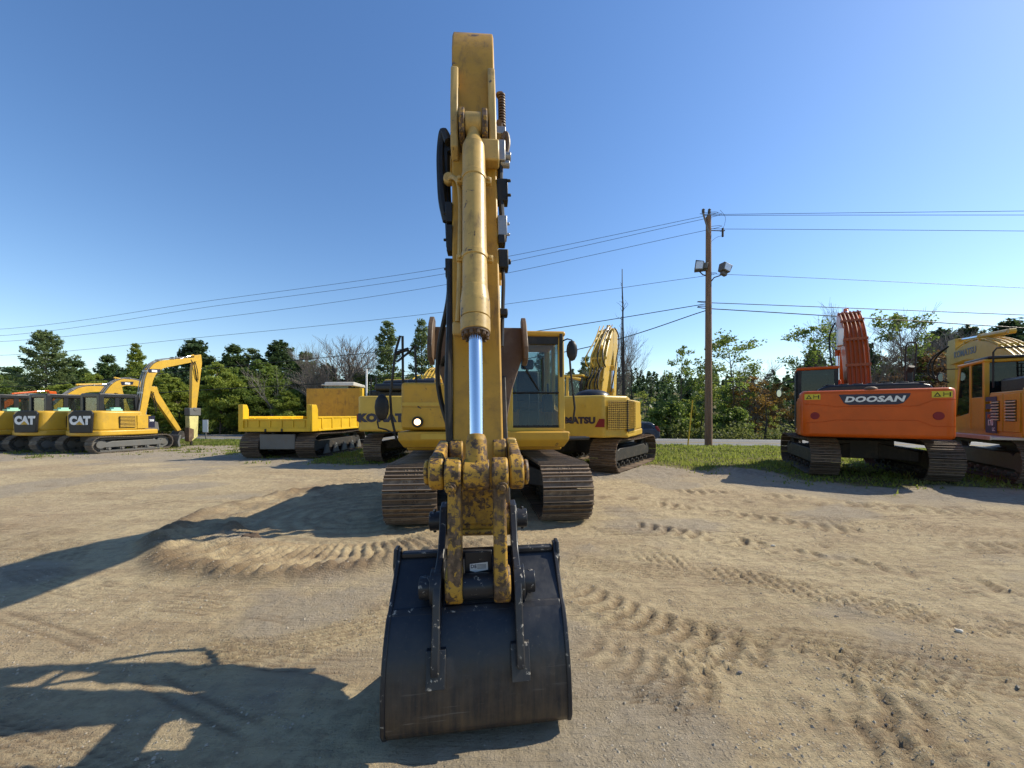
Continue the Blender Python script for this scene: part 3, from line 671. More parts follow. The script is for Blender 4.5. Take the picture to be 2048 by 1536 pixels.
# grass blades
n = 260000; x = rs.uniform(-42, 30, n); d = rs.uniform(7.5, 28, n)**1.0
gm = grass_mask(x, d); s = d+.17*x; keep = (rs.uniform(0, 1, n) < gm**1.5) & (s < 28.2) & (np.abs(x) < d*1.5+1)
x = x[keep]; d = d[keep]; gm = gm[keep]; n = len(x); z = basez(x, d)
tall = np.where(fbm(x*1.5, d*1.5, 3, 44) > .62, 2.0, 1.)
h = rs.uniform(.03, .085, n)*tall*(.6+.4*gm); a = rs.uniform(0, 3.14, n); wd = .012+.0012*d; lx = rs.normal(size=n)*.4*h; ly = rs.normal(size=n)*.4*h
P = np.stack([np.stack([x-np.cos(a)*wd, d-np.sin(a)*wd, z-.01], 1), np.stack([x+np.cos(a)*wd, d+np.sin(a)*wd, z-.01], 1), np.stack([x+lx, d+ly, z+h], 1)], 1)
o = bpy.data.objects.new('grass', quads('grass', P, leafmat('grass_blade', (.09, .13, .02), (.27, .3, .06), (.27, .23, .09), .4))); COL.objects.link(o)
tag(o, 'patchy green and straw coloured grass round the parked machines', 'grass', kind='stuff')
# loose stones
b = []; n = 15000
xx = rs.uniform(-1, 1, n); dd = 1.45+rs.uniform(0, 1, n)**1.7*9; xx = xx*dd*1.4
PT = []
hz, _ = ground_height(xx[None], dd[None]); hz = hz[0]
oct_ = np.array([(1, 0, 0), (0, 1, 0), (-1, 0, 0), (0, -1, 0), (0, 0, 1)], float)
tri = [(0, 1, 4), (1, 2, 4), (2, 3, 4), (3, 0, 4)]
den = fbm(xx*1.2, dd*1.2, 3, 50)
for i in range(n):
    if den[i] < .38 or (abs(xx[i]+.2) < .55 and dd[i] < 3): continue
    sz = .003+.008*rs.uniform()**6+.0005*dd[i]; v_ = oct_*sz*rs.uniform(.6, 1.3, (5, 3)); v_[:, 2] *= .75; a = rs.uniform(0, 6.28); c_, s_ = math.cos(a), math.sin(a)
    v_ = np.stack([v_[:, 0]*c_-v_[:, 1]*s_, v_[:, 0]*s_+v_[:, 1]*c_, v_[:, 2]], 1)+np.array([xx[i], dd[i], hz[i]])
    for f in tri: PT.append(v_[list(f)])
t = NT('stone'); g_ = t.n('ShaderNodeNewGeometry'); t.l(t.mix(t.noise(t.coord(), 8, 2), (.2, .165, .12), (.5, .43, .33)), t.b.inputs['Base Color']); t.b.inputs['Roughness'].default_value = .9
o = bpy.data.objects.new('loose_stones', quads('loose_stones', np.array(PT), t.m)); COL.objects.link(o); tag(o, 'small loose pebbles scattered over the sandy yard', 'pebbles', kind='stuff')
def rock(px, py, sz, lab, m, nm='stone'):
    D = 1.6*770/(py-830); x = (px-1024)*D/770; b = MB(); b.sphere((0, 0, 0), sz, 9, (1.3, .8, .55)); r = random.Random(px)
    b.v = [(a+r.uniform(-.18, .18)*sz, c_+r.uniform(-.18, .18)*sz, e+r.uniform(-.12, .12)*sz) for a, c_, e in b.v]
    o = b.build(nm, m, ang=20); o.location = (x, D, gz(x, D)+sz*.3); tag(o, lab, 'stone' if nm == 'stone' else 'clod')
stm = paint('pale_stone', (.55, .5, .42), .8, .3); stg = paint('grey_stone', (.25, .22, .2), .85, .5)
rock(1918, 1266, .022, 'single pale stone lying on the open sand at right', stm)
rock(1546, 1092, .022, 'small pale stone on the sand right of the excavator track', stm)
rock(1480, 1345, .012, 'small grey stone near the lug tracks in the right foreground', stg)
rock(500, 1078, .10, 'dark crumbly clod of earth on the scraped ring of soil', paint('dark_earth', (.09, .06, .04), .95, .3), 'earth_clod')

# ------------------------------------------------------------------ excavator parts
SHOE = {}
def shoe_mesh(wd, pitch, m, ng=3):
    k = (wd, pitch, m.name)
    if k in SHOE: return SHOE[k]
    b = MB(); L = pitch*.49; b.box(-wd/2, wd/2, -L, L, 0, .016)
    for i in range(ng):
        y = -L+.012+(2*L-.024)*i/(ng-1); w0 = .008
        b.prism([(y-w0*1.5, .016), (y+w0*1.5, .016), (y+w0*.7, .045), (y-w0*.7, .045)], -wd/2, wd/2)
    tips = [6+i*6+4 for i in range(ng)]
    for x in (-wd*.13, -wd*.07, wd*.07, wd*.13):
        for y in (-L*.45, L*.45): b.add([(x-.014, y-.014, .016), (x+.014, y-.014, .016), (x+.014, y+.014, .016), (x-.014, y+.014, .016), (x, y, .034)], [(0, 1, 4), (1, 2, 4), (2, 3, 4), (3, 0, 4)])
    me = b.mesh('track_shoe', m, smooth=False); me.materials.append(M['shoe_tip'])
    for p in me.polygons:
        if p.center.z > .0449: p.material_index = 1
    SHOE[k] = me; return me
def undercarriage(root, L, W, wd, r, pitch, um, sm, rz=0, body=True, tilt=None):
    """two crawler tracks. L length over the wheels, W overall width, wd shoe width, r wheel radius to the shoes"""
    cy = L/2-r; zc = r+.05; straight = 2*cy; per = 2*straight+2*math.pi*r; n = int(round(per/pitch)); pt = per/n
    sme = shoe_mesh(wd, pt, sm)
    for sx in (-1, 1):
        x = sx*(W/2-wd/2)
        for i in range(n):
            s = (i+.3)*pt
            if s < straight: y, z, a = -cy+s, zc-r, 180
            elif s < straight+math.pi*r: t_ = (s-straight)/r; y, z, a = cy+r*math.sin(t_), zc-r*math.cos(t_), 180-math.degrees(t_)
            elif s < 2*straight+math.pi*r:
                q = s-straight-math.pi*r; y, z, a = cy-q, zc+r-.03*math.sin(math.pi*q/straight)**2, 0
            else: t_ = (s-2*straight-math.pi*r)/r; y, z, a = -cy-r*math.sin(t_), zc+r*math.cos(t_), -math.degrees(t_)
            o = bpy.data.objects.new('track_shoe', sme); COL.objects.link(o); o.parent = root
            # a: 180 down, 0 up ; rotate about x so that local z is the outward normal
            ang = {180: math.pi, 0: 0}.get(a)
            if ang is None:
                if y > 0: ang = -(math.pi-0)*(a/180.)  if False else -R(a)
                else: ang = R(-a)
            if a == 180: ang = math.pi
            o.matrix_basis = Matrix.Rotation(rz, 4, 'Z') @ Matrix.Translation((x, y, z)) @ Matrix.Rotation(ang, 4, 'X')
        b = MB(); h = r*.42; b.prism([(-cy+.1, zc-h), (cy-.1, zc-h), (cy-.05, zc+h*.2), (cy-.4, zc+h), (-cy+.4, zc+h), (-cy+.05, zc+h*.2)], x-wd*.27, x+wd*.27)
        b.build('track_frame', um, root, bevel=.02, rz=rz)
        b = MB(); b.cyl((x-.07, cy, zc), (x+.07, cy, zc), r-.06, n=24); b.cyl((x-wd*.26, cy, zc), (x+wd*.26, cy, zc), r*.45, n=16); b.build('idler_wheel', um, root, rz=rz, bevel=.01)
        b = MB(); tp = []
        for i in range(42): q = r-.05 if i % 2 else r-.1; tp.append((-cy+q*math.cos(i*math.pi/21), zc+q*math.sin(i*math.pi/21)))
        b.prism(tp, x-.035, x+.035); b.cyl((x-wd*.3, -cy, zc), (x+wd*.3, -cy, zc), r*.5, n=18); b.build('sprocket', um, root, rz=rz)
        nr_ = max(4, int(straight/.42))
        for i in range(nr_):
            b = MB(); y = -cy+straight*(i+.6)/nr_; b.cyl((x-wd*.22, y, .19), (x+wd*.22, y, .19), .085, n=10); b.cyl((x-wd*.3, y, .19), (x+wd*.3, y, .19), .045, n=8); b.build('track_roller', um, root, rz=rz)
        b = MB(); # chain rails
        for dx in (-.07, .07):
            for z0, z1 in ((.06, .12), (2*r-.0, 2*r-.06)): b.box(x+dx-.02, x+dx+.02, -cy, cy, min(z0, z1), max(z0, z1))
        b.build('track_chain', um, root, rz=rz)
    if body:
        b = MB(); b.box(-W*.22, W*.22, -L*.2, L*.2, .42, r*2+.02)
        for sx in (-1, 1):
            for sy in (-1, 1):
                b.add([(sx*W*.1, sy*L*.06, .45), (sx*W*.1, sy*L*.2, .45), (sx*(W/2-wd*.7), sy*L*.3, .4), (sx*(W/2-wd*.7), sy*L*.18, .4),
                       (sx*W*.1, sy*L*.06, .85), (sx*W*.1, sy*L*.2, .85), (sx*(W/2-wd*.7), sy*L*.3, .66), (sx*(W/2-wd*.7), sy*L*.18, .66)],
                      [(0, 1, 2, 3), (4, 7, 6, 5), (0, 4, 5, 1), (1, 5, 6, 2), (2, 6, 7, 3), (3, 7, 4, 0)])
        b.build('car_body', um, root, rz=rz, bevel=.02)
        b = MB(); b.cyl((0, 0, r*2), (0, 0, r*2+.17), W*.2, n=28); b.build('swing_ring', um, root)
def pane(root, name, pts, m, th=.008):
    pts = [Vector(p) for p in pts]; nrm = (pts[1]-pts[0]).cross(pts[2]-pts[0]).normalized()*th
    b = MB(); n = len(pts); b.add([tuple(p) for p in pts]+[tuple(p+nrm) for p in pts], [tuple(range(n)), tuple(range(2*n-1, n-1, -1))]+[(i, (i+1) % n, (i+1) % n+n, i+n) for i in range(n)])
    return b.build(name, m, root)
def cab(root, x0, x1, y0, y1, z0, z1, body, frame, roof=None, slant=.12, gm=None, sill=.75, wip=True, pw=.05, rt=.09):
    gm = gm or M['glass']; roof = roof or body; p = .06
    zs = z0+sill
    # corner pillars: rear straight, front slanting back towards the top
    def pil(xa, ya, xb, yb):
        w = pw; b = MB(); vs = []
        for (x, y, z) in ((xa, ya, z0), (xb, yb, z1-.06)):
            vs += [(x-w, y-w, z), (x+w, y-w, z), (x+w, y+w, z), (x-w, y+w, z)]
        b.add(vs, [(0, 3, 2, 1), (4, 5, 6, 7)]+[(i, (i+1) % 4, (i+1) % 4+4, i+4) for i in range(4)]); return b.build('cab_pillar', frame, root, bevel=.015)
    pil(x0+p, y0+p, x0+p, y0+p); pil(x1-p, y0+p, x1-p, y0+p); pil(x0+p, y1-p, x0+p, y1-slant-p); pil(x1-p, y1-p, x1-p, y1-slant-p)
    ym = y0+(y1-y0)*.42
    for xx in (x0+.04, x1-.04):
        b = MB(); b.box(xx-.03, xx+.03, ym-pw*.9, ym+pw*.9, z0, z1-.07); b.build('door_post', frame, root, bevel=.01)
    b = MB(); b.box(x0-.01, x1+.01, y0-.02, y1-slant+.03, z1-rt, z1); b.build('cab_roof', roof, root, bevel=.04, seg=3)
    for xx, nm in ((x0+.02, 'cab_side_panel'), (x1-.045, 'cab_side_panel')):
        b = MB(); b.prism([(y0+.03, z0), (y1-.03, z0), (y1-.05, z0+sill*.35), (ym+.1, zs*.5+z0*.5), (ym, zs), (y0+.03, zs)], xx, xx+.025); b.build(nm, body, root, bevel=.008)
    b = MB(); b.box(x0+.03, x1-.03, y0+.01, y0+.05, z0, zs); b.build('cab_rear_panel', frame, root)
    b = MB(); b.box(x0+.02, x1-.02, y0, y1, z0-.02, z0+.03); b.build('cab_floor', frame, root)
    # glass
    pane(root, 'rear_window', [(x0+.09, y0+.03, zs), (x1-.09, y0+.03, zs), (x1-.09, y0+.03, z1-.1), (x0+.09, y0+.03, z1-.1)], gm)
    pane(root, 'windscreen', [(x0+.09, y1-.055, z0+.05), (x1-.09, y1-.055, z0+.05), (x1-.09, y1-slant-.05, z1-.12), (x0+.09, y1-slant-.05, z1-.12)], gm)
    for xx in (x0+.03, x1-.04):
        pane(root, 'side_window', [(xx, y0+.1, zs), (xx, ym-.05, zs), (xx, ym-.05, z1-.12), (xx, y0+.1, z1-.12)], gm)
        pane(root, 'door_window', [(xx, ym+.05, z0+sill*.65), (xx, y1-.1, z0+sill*.4), (xx, y1-slant-.08, z1-.12), (xx, ym+.05, z1-.12)], gm)
    b = MB(); xc = (x0+x1)/2; ys = y0+.35
    b.box(xc-.24, xc+.24, ys, ys+.48, z0+.35, z0+.5); b.prism([(ys-.02, z0+.5), (ys+.12, z0+.5), (ys+.02, z0+1.12), (ys-.12, z0+1.12)], xc-.23, xc+.23); b.box(xc-.13, xc+.13, ys-.14, ys-.03, z0+1.16, z0+1.36); b.box(xc-.18, xc+.18, ys+.1, ys+.4, z0, z0+.35)
    b.build('seat', M['rubber'], root, bevel=.04)
    b = MB(); 
    for dx in (-.33, .33): b.box(xc+dx-.07, xc+dx+.07, ys+.2, ys+.62, z0+.3, z0+.62); b.cyl((xc+dx, ys+.55, z0+.6), (xc+dx*.95, ys+.6, z0+.82), .022, n=8)
    for dx in (-.08, .08): b.cyl((xc+dx, y1-.3, z0+.05), (xc+dx, y1-.42, z0+.62), .014, n=6)
    b.build('control_console', M['rubber'], root, bevel=.01)
def mirror(root, p, m=None, arm=None, s=1., rz=0):
    b = MB(); b.sphere((0, 0, 0), .16*s, 12, (.62, .3, 1.15)); o = b.build('mirror', M['rubber'], root); o.matrix_basis = Matrix.Translation(p) @ Matrix.Rotation(rz, 4, 'Z')
    b = MB(); b.add([(x, -.052*s, z) for x, z in arc(0, 0, .075*s, 0, 330, 11, .14*s)], [tuple(range(12))]); g2 = b.build('mirror_glass', M['mirror'], o)
    if arm: b = MB(); b.tube(arm, .013, 6); b.build('mirror_arm', M['rubber'], root)
def ram(root, p0, p1, rb, rr, f=.55, bm=None, nm='hydraulic_cylinder', tf=None):
    p0 = Vector(p0); p1 = Vector(p1); q = p0.lerp(p1, f)
    b = MB(tf); b.cyl(p0.lerp(p1, .03), q, rb, n=18); b.cyl(q-(p1-p0).normalized()*.09, q+(p1-p0).normalized()*.02, rb*1.18, n=18); b.cyl(p0+Vector((-rb*.9, 0, 0)), p0+Vector((rb*.9, 0, 0)), rb*.9, n=14)
    o = b.build(nm, bm or M['kyel'], root, bevel=.006)
    b = MB(tf); b.cyl(q, p1, rr, n=16); b.build('chrome_rod', M['chrome'], o)
    b = MB(tf); b.cyl(p1+Vector((-rb*.8, 0, 0)), p1+Vector((rb*.8, 0, 0)), rb*.8, n=14); b.cyl(p1-(p1-p0).normalized()*.14, p1, rr*1.3, n=14); b.build('rod_eye', bm or M['kyel'], o)
    return o
def hose(root, pts, r=.018, m=None, nm='hose', tf=None, n=6):
    b = MB(tf); b.tube(spline([tuple(p) for p in pts], n), r, 8); return b.build(nm, m or M['rubber'], root)
def boom_set(root, boom, stick, wb, ws, m, x=0., rams=(), pipes=6, pipem=None, tf=None, lift=True):
    b = MB(tf); b.prism(band(boom), x-wb/2, x+wb/2); o = b.build('boom', m, root, bevel=.012)
    sp = spline([(a, c) for a, c, h in boom], 5); hh = [h for a, c, h in spline(boom, 5)]
    top = []
    for i, (y, z) in enumerate(sp):
        a = sp[max(i-1, 0)]; c = sp[min(i+1, len(sp)-1)]; dy, dz = c[0]-a[0], c[1]-a[1]; L = math.hypot(dy, dz); top.append((y-dz/L*(hh[i]+.05), z+dy/L*(hh[i]+.05)))
    for k in range(pipes):
        xx = x+(k-(pipes-1)/2)*wb/max(1, pipes-1)*.95
        bb = MB(tf); bb.tube([(xx, y, z+.015*(k % 2)) for y, z in top[1:-2]], .02, 6); bb.build('hydraulic_pipe', pipem or m, o)
    for q in (.25, .45, .65, .82):
        i = int(q*(len(top)-1)); y, z = top[i]; bb = MB(tf)
        if pipes: bb.box(x-wb*.56, x+wb*.56, y-.025, y+.025, z-.045, z+.035); bb.build('pipe_clamp', pipem or m, o)
    b = MB(tf); b.prism(stick, x-ws/2, x+ws/2); s = b.build('stick', m, root, bevel=.012)
    for nm, p0, p1, rb, rr, f, dx in rams:
        for d in ((-dx, dx) if dx else (0,)): ram(root, (x+d, p0[0], p0[1]), (x+d, p1[0], p1[1]), rb, rr, f, m, nm, tf)
    return o, s
def rail(root, pts, r=.018, m=None, nm='handrail'):
    b = MB(); b.tube(pts, r, 8); return b.build(nm, m or M['rubber'], root)
def slats(root, x, y0, y1, z0, z1, n, m, side=1, rz=0, nm='louvre'):
    for i in range(n):
        z = z0+(z1-z0)*(i+.5)/n; b = MB(); h = (z1-z0)/n*.19
        b.prism([(x, z-h), (x+side*.022, z-h*1.1), (x+side*.022, z-h*.2), (x, z+h)], y0, y1, 'y') if False else b.add(
            [(x, y0, z-h), (x+side*.025, y0, z-h), (x+side*.006, y0, z+h), (x, y0, z+h), (x, y1, z-h), (x+side*.025, y1, z-h), (x+side*.006, y1, z+h), (x, y1, z+h)],
            [(0, 1, 2, 3), (4, 7, 6, 5), (0, 4, 5, 1), (1, 5, 6, 2), (2, 6, 7, 3), (3, 7, 4, 0)])
        b.build(nm, m, root, rz=rz)
def upper_big(root, m, black=None, Rr=2.75, W=1.35, F=1.3, zc=1.05, zh=2.15, zcab=3.0, cwh=None, corner=.38, hood=None, chamfer=False, cwm=None, z_hood=None, flat=None, cabx=(None, None), laps=True):
    """turntable body seen mostly from behind: counterweight, engine body, deck, cab at the left, tank at the right"""
    cwm = cwm or m; zt = zh if cwh is None else cwh; flat = flat or (W-corner)
    prof = [(-W, -Rr+.85), (-W, -Rr+corner), (-W+corner*.3, -Rr+corner*.3), (-flat, -Rr), (flat, -Rr), (W-corner*.3, -Rr+corner*.3), (W, -Rr+corner), (W, -Rr+.85)]
    if chamfer: prof = [(-W, -Rr+.85), (-W, -Rr+corner), (-flat, -Rr), (flat, -Rr), (W, -Rr+corner), (W, -Rr+.85)]
    b = MB(); b.prism(prof, zc, zt, 'z'); cw = b.build('counterweight', cwm, root, bevel=.07, seg=4)
    b = MB(); b.box(-W+.02, W-.02, -Rr+.86, -.55, zc-.03, zt-.08); b.build('engine_housing', m, root, bevel=.03)
    for sx in (-1, 1):
        for k, (a, c) in enumerate(((-Rr+.9, -Rr+1.55), (-Rr+1.58, -.6)) if Rr > 2 else ()):
            b = MB(); x0 = sx*(W-.02); b.box(min(x0, x0+sx*.022), max(x0, x0+sx*.022), a, c, zc+.1, zt-.14); dr = b.build('side_door', m, root, bevel=.012)
            b = MB(); xx = x0+sx*.022; b.box(min(xx, xx+sx*.01), max(xx, xx+sx*.01), a+.12, c-.12, zc+.35, zt-.3); b.build('grille', M['black'], dr)
            slats(dr, xx+sx*.01, a+.12, c-.12, zc+.35, zt-.3, 7, m, sx)
    b = MB(); b.box(-W+.12, W-.12, -Rr+.75, -.75, zt-.1, (z_hood or zt)+.0); b.build('engine_hood', black or m, root, bevel=.06, seg=3)
    b = MB(); b.box(-W+.03, W-.03, -.6, F, zc-.05, zc+.14); b.build('deck', m, root, bevel=.03)
    b = MB(); b.box(W-.85, W-.04, -.5, F-.35, zc+.14, zt-.06); b.build('fuel_tank', m, root, bevel=.05, seg=3)
    b = MB(); b.box(W-.8, W-.06, F-.33, F-.03, zc+.14, zc+.62); b.build('tool_box', m, root, bevel=.04)
    b = MB()
    for x in (-.27, .23): b.prism([(-.35, zc+.1), (.75, zc+.1), (.6, zc+.75), (.1, zc+1.1), (-.2, zc+1.0)], x, x+.05)
    b.build('boom_bracket', m, root, bevel=.01)
    return cw
def tail_lamp(root, x, y, z, r=.09):
    b = MB(); b.cyl((x, y-.012, z), (x, y+.03, z), r, n=20); b.build('tail_lamp', M['red'], root, bevel=.006)
def bolt_ring(root, x, y, z, r, m):
    b = MB(); n = 24; vs = []
    for i in range(n):
        a = 2*math.pi*i/n
        for q, dy in ((r, 0), (r*.75, 0), (r*.75, .02), (r, .02)): vs.append((x+q*math.cos(a), y-.012+dy, z+q*math.sin(a)))
    b.add(vs, [(i*4+k, i*4+(k+1) % 4, ((i+1) % n)*4+(k+1) % 4, ((i+1) % n)*4+k) for i in range(n) for k in range(4)]); b.build('lifting_socket', m, root)

# ================================================================== the main excavator, facing the photographer
C0 = (-.52, 7.55); RZ = R(183.5)
main = empty('excavator', (C0[0], C0[1], 0), RZ, label='large yellow excavator facing the viewer with its black bucket resting on the sand', cat='excavator')
undercarriage(main, 4.25, 2.98, .74, .39, .19, M['under'], M['shoe'], rz=R(2.5))
Y, YA = M['yel'], M['yel_arm']
# body facing the viewer (local +y). local +x is the viewer's left
upper_big(main, Y, Rr=1.75, F=.98, zh=2.1, cwh=2.1)
b = MB(); b.prism([(.6, 1.08), (1.38, 1.08), (1.46, 1.2), (1.46, 1.335), (.6, 1.335)], -1.36, 1.36); b.v = [(x*(1 if z > 1.15 else .94), y, z) for x, y, z in b.v]; b.build('front_skirt', Y, main, bevel=.02)
b = MB(); b.prism([(.46, 1.36), (1.33, 1.36), (1.33, 2.12), (.66, 2.12), (.46, 1.93)], -.55, 1.36, 'y'); b.v = [(x, y+.0, z) for x, y, z in b.v]
b.build('front_tank', M['yel'], main, bevel=.05, seg=3)
b = MB(); b.box(.48, 1.31, 1.36, 1.375, 1.4, 1.72); b.build('tool_box_door', Y, main, bevel=.006)
b = MB(); b.box(.48, 1.31, 1.36, 1.37, 1.745, 1.8); b.build('trim_strip', M['kyel'], main)
b = MB(); b.box(.55, 1.0, 1.462, 1.472, 1.22, 1.3); b.build('step_plate', M['kyel'], main)
b = MB(); b.cyl((1.06, 1.37, 1.49), (1.06, 1.42, 1.49), .085, .09, n=20); wl = b.build('work_lamp', M['rubber'], main, bevel=.005)
b = MB(); b.cyl((1.06, 1.415, 1.49), (1.06, 1.428, 1.49), .05, n=24); b.build('lamp_lens', M['lamp'], wl)
# cab on the viewer's right
cab(main, -1.33, -.35, -.45, 1.3, 1.36, 3.0, Y, M['kyel'], Y, slant=.1, sill=.7)
b = MB()
for z in (1.97,): b.cyl((-1.25, 1.235, z), (-.42, 1.235, z), .014, n=6)
b.build('window_bar', M['rubber'], main)
b = MB(); b.box(-1.29, -.4, 1.225, 1.25, 1.37, 1.43); b.box(-1.29, -1.235, 1.2, 1.235, 1.4, 2.95); b.box(-.45, -.4, 1.2, 1.235, 1.4, 2.95); b.box(-1.29, -.4, 1.15, 1.19, 2.78, 2.93); b.build('window_surround', M['rubber'], main, bevel=.008)
b = MB(); b.tube([(-.9, 1.23, 2.0), (-.62, 1.24, 2.45)], .012, 6); b.box(-.97, -.94, 1.24, 1.25, 2.0, 2.55); b.build('windscreen_wiper', M['rubber'], main)
mirror(main, (-1.43, 1.3, 2.66), s=.95, arm=[(-1.3, 1.2, 2.84), (-1.36, 1.26, 2.86), (-1.43, 1.28, 2.84), (-1.44, 1.26, 2.7)])
rail(main, [(-1.4, 1.26, 2.56), (-1.42, 1.26, 2.3), (-1.5, 1.2, 1.72), (-1.47, 1.2, 1.48), (-1.36, 1.2, 1.48)])
rail(main, [(-1.35, 1.2, 1.2), (-1.75, 1.15, 1.21), (-1.74, 1.0, 1.21), (-1.35, 1.0, 1.21)], .025, nm='step')
# right-hand handrail and oval mirror, viewer's left
rail(main, [(1.4, 1.34, 1.2), (1.48, 1.34, 1.55), (1.5, 1.34, 1.9), (1.42, 1.34, 2.6), (1.35, 1.33, 2.86), (1.31, 1.33, 2.86), (1.32, 1.25, 2.1)], .02)
rail(main, [(1.1, 1.3, 2.1), (1.12, 1.3, 2.72), (1.2, 1.3, 2.62), (1.4, 1.32, 2.45)], .018)
rail(main, [(1.42, 1.34, 2.58), (1.22, 1.3, 2.66)], .03, nm='rail_clamp')
mirror(main, (1.61, 1.42, 1.72), s=1.15, arm=[(1.42, 1.36, 1.3), (1.55, 1.4, 1.37), (1.66, 1.42, 1.4), (1.68, 1.42, 1.5)])
b = MB(); b.box(1.2, 1.28, 1.342, 1.352, 1.86, 1.98)
b.build('warning_sticker', M['decalwhite'], main)
b = MB(); b.cyl((.9, 0, 2.1), (.9, 0, 2.3), .09, n=16); b.build('filler_cap', Y, main, bevel=.01)
# arm assembly frame: (lateral, distance, height) -> machine frame
_ir = Matrix.Rotation(-RZ, 3, 'Z'); CL = _ir @ Vector((0-C0[0], 0-C0[1], 0)); CL.z = 1.6
def TF(x, D, z):
    p = Vector((x+.018*(z-.7), 7.56-D, z)); return tuple(CL+(p-CL)*.935)
boomp = [(7.63, 1.92, .26), (7.1, 3.05, .32), (6.56, 3.75, .38), (5.8, 4.05, .42), (4.84, 4.02, .34), (4.1, 3.98, .26), (3.42, 3.85, .17)]
b = MB(TF); b.prism(band(boomp), -.19, .19); bo = b.build('boom', YA, main, bevel=.012)
for s in (-1, 1): ram(main, (s*.3, 6.75, 1.35), (s*.26, 6.1, 3.8), .075, .045, .6, YA, 'boom_cylinder', TF)
ram(main, (0, 5.3, 4.35), (0, 3.75, 4.75), .08, .05, .65, YA, 'arm_cylinder', TF)
hw = .172
stick = [(2.47, .95), (2.52, .84), (2.62, .82), (2.70, .9), (2.86, 1.5), (3.22, 2.6), (3.52, 3.3), (3.62, 3.9), (3.76, 4.5), (3.76, 4.72), (3.68, 4.9), (3.5, 4.98), (3.36, 4.93), (3.25, 4.8), (3.17, 4.62), (3.13, 4.42), (3.04, 3.92), (2.86, 2.82), (2.62, 1.4)]
b = MB(TF); b.prism(stick, -hw, hw); st = b.build('stick', YA, main, bevel=.012)
for s in (-1, 1):
    b = MB(TF); b.prism([(3.13, 4.42), (3.06, 4.36), (2.95, 4.0), (2.9, 3.62), (2.98, 3.55), (3.02, 3.7)], (hw-.055 if s > 0 else -hw-.002), (hw+.002 if s > 0 else -hw+.055)); b.build('gusset', M['yel_cyl'], st, bevel=.01)
    b = MB(TF); b.prism([(3.0, 3.62), (2.86, 3.7), (2.83, 3.8), (2.88, 3.9), (3.06, 3.95)], s*.085-.02, s*.085+.02); b.build('cylinder_bracket', M['yel_worn'], st, bevel=.006)
    b = MB(TF); b.cyl((s*.1, 2.66, 1.34), (s*.19, 2.66, 1.34), .1, n=20); b.build('link_boss', M['yel_worn'], st, bevel=.01)
b = MB(TF); b.cyl((-.24, 3.4, 3.8), (.22, 3.4, 3.8), .12, n=20); b.build('boom_pin', M['yel_arm'], st, bevel=.015)
b = MB(TF); b.box(-.17, .17, 2.455, 2.475, .9, 1.12); b.box(-.15, .15, 2.44, 2.47, .84, .87); b.build('wear_plate', M['yel_worn'], st, bevel=.01)
b = MB(TF); b.cyl((-.21, 2.57, .905), (.2, 2.57, .905), .105, n=24); b.build('stick_end_boss', M['yel_worn'], st, bevel=.015)
# bucket cylinder in front of the stick
p0 = Vector((0, 2.93, 3.8)); p1 = Vector((.0, 2.26, 1.25)); dv = (p1-p0).normalized()
def along(t): return p0+dv*t
Lc = (p1-p0).length; tg = (3.8-2.13)/-dv.z
b = MB(TF); b.cyl(along(.22), along(tg-.3), .084, n=28); b.cyl(along(.12), along(.22), .05, .084, n=28); b.cyl(along(-.05), along(.14), .05, n=18)
b.cyl((-.06, *p0.yz), (.06, *p0.yz), .085, n=20)
cyl = b.build('bucket_cylinder', M['yel_cyl'], main, bevel=.004)
b = MB(TF); b.cyl(along(tg-.32), along(tg-.22), .086, .098, n=28); b.cyl(along(tg-.22), along(tg-.1), .098, n=28); b.cyl(along(tg-.096), along(tg), .098, n=28); b.build('gland', M['yel_cyl'], cyl, bevel=.004)
u = dv.orthogonal().normalized(); v_ = dv.cross(u)
b = MB(TF)
b.cyl(along(tg), along(tg+.012), .092, n=24)
for i in range(12):
    a = i*math.pi/6; q = (u*math.cos(a)+v_*math.sin(a))*.078; b.cyl(along(tg+.005)+q, along(tg+.035)+q, .013, n=6)
b.build('gland_bolts', M['brown'], cyl)
b = MB(TF); b.cyl(along(tg), along(Lc-.22), .0435, n=28); b.build('chrome_rod', M['chrome'], cyl)
b = MB(TF); b.cyl(along(Lc-.24), along(Lc-.2), .05, .062, n=24); b.cyl(along(Lc-.2), along(Lc-.03), .062, .066, n=24); b.cyl((-.075, *p1.yz), (.075, *p1.yz), .09, n=24); b.build('rod_eye', M['yel_worn'], cyl, bevel=.008)
for t in (.5, 1.16):
    c_ = along(t); b = MB(TF); b.cyl(along(t-.022), along(t+.022), .09, n=28); b.box(-.125, -.08, c_.y-.0, c_.y+.05, c_.z-.025, c_.z+.02); b.box(.08, .125, c_.y, c_.y+.05, c_.z-.025, c_.z+.02)
    b.cyl((-.105, c_.y-.02, c_.z), (-.105, c_.y+.04, c_.z), .014, n=6); b.cyl((.105, c_.y-.02, c_.z), (.105, c_.y+.04, c_.z), .014, n=6); b.build('cylinder_band', M['yel_cyl'], cyl, bevel=.004)
hose(cyl, [(.2, 2.98, 3.4), (.165, 2.93, 3.4), (.12, 2.88, 3.33), (.105, 2.84, 3.15), (.105, 2.7, 2.75), (.11, 2.6, 2.4), (.12, 2.57, 2.22)], .017, M['yel_cyl'], 'oil_pipe', TF)
b = MB(TF); b.cyl((.195, 2.96, 3.42), (.195, 3.02, 3.42), .045, n=16); b.build('pipe_end', M['yel_cyl'], cyl, bevel=.012)
for q in ((.09, .155, 2.56, 2.66, 2.13, 2.22), (-.19, -.03, 2.86, 2.98, 3.5, 3.66)): b = MB(TF); b.box(*q); b.build('pipe_block', M['yel_cyl'], cyl, bevel=.012)
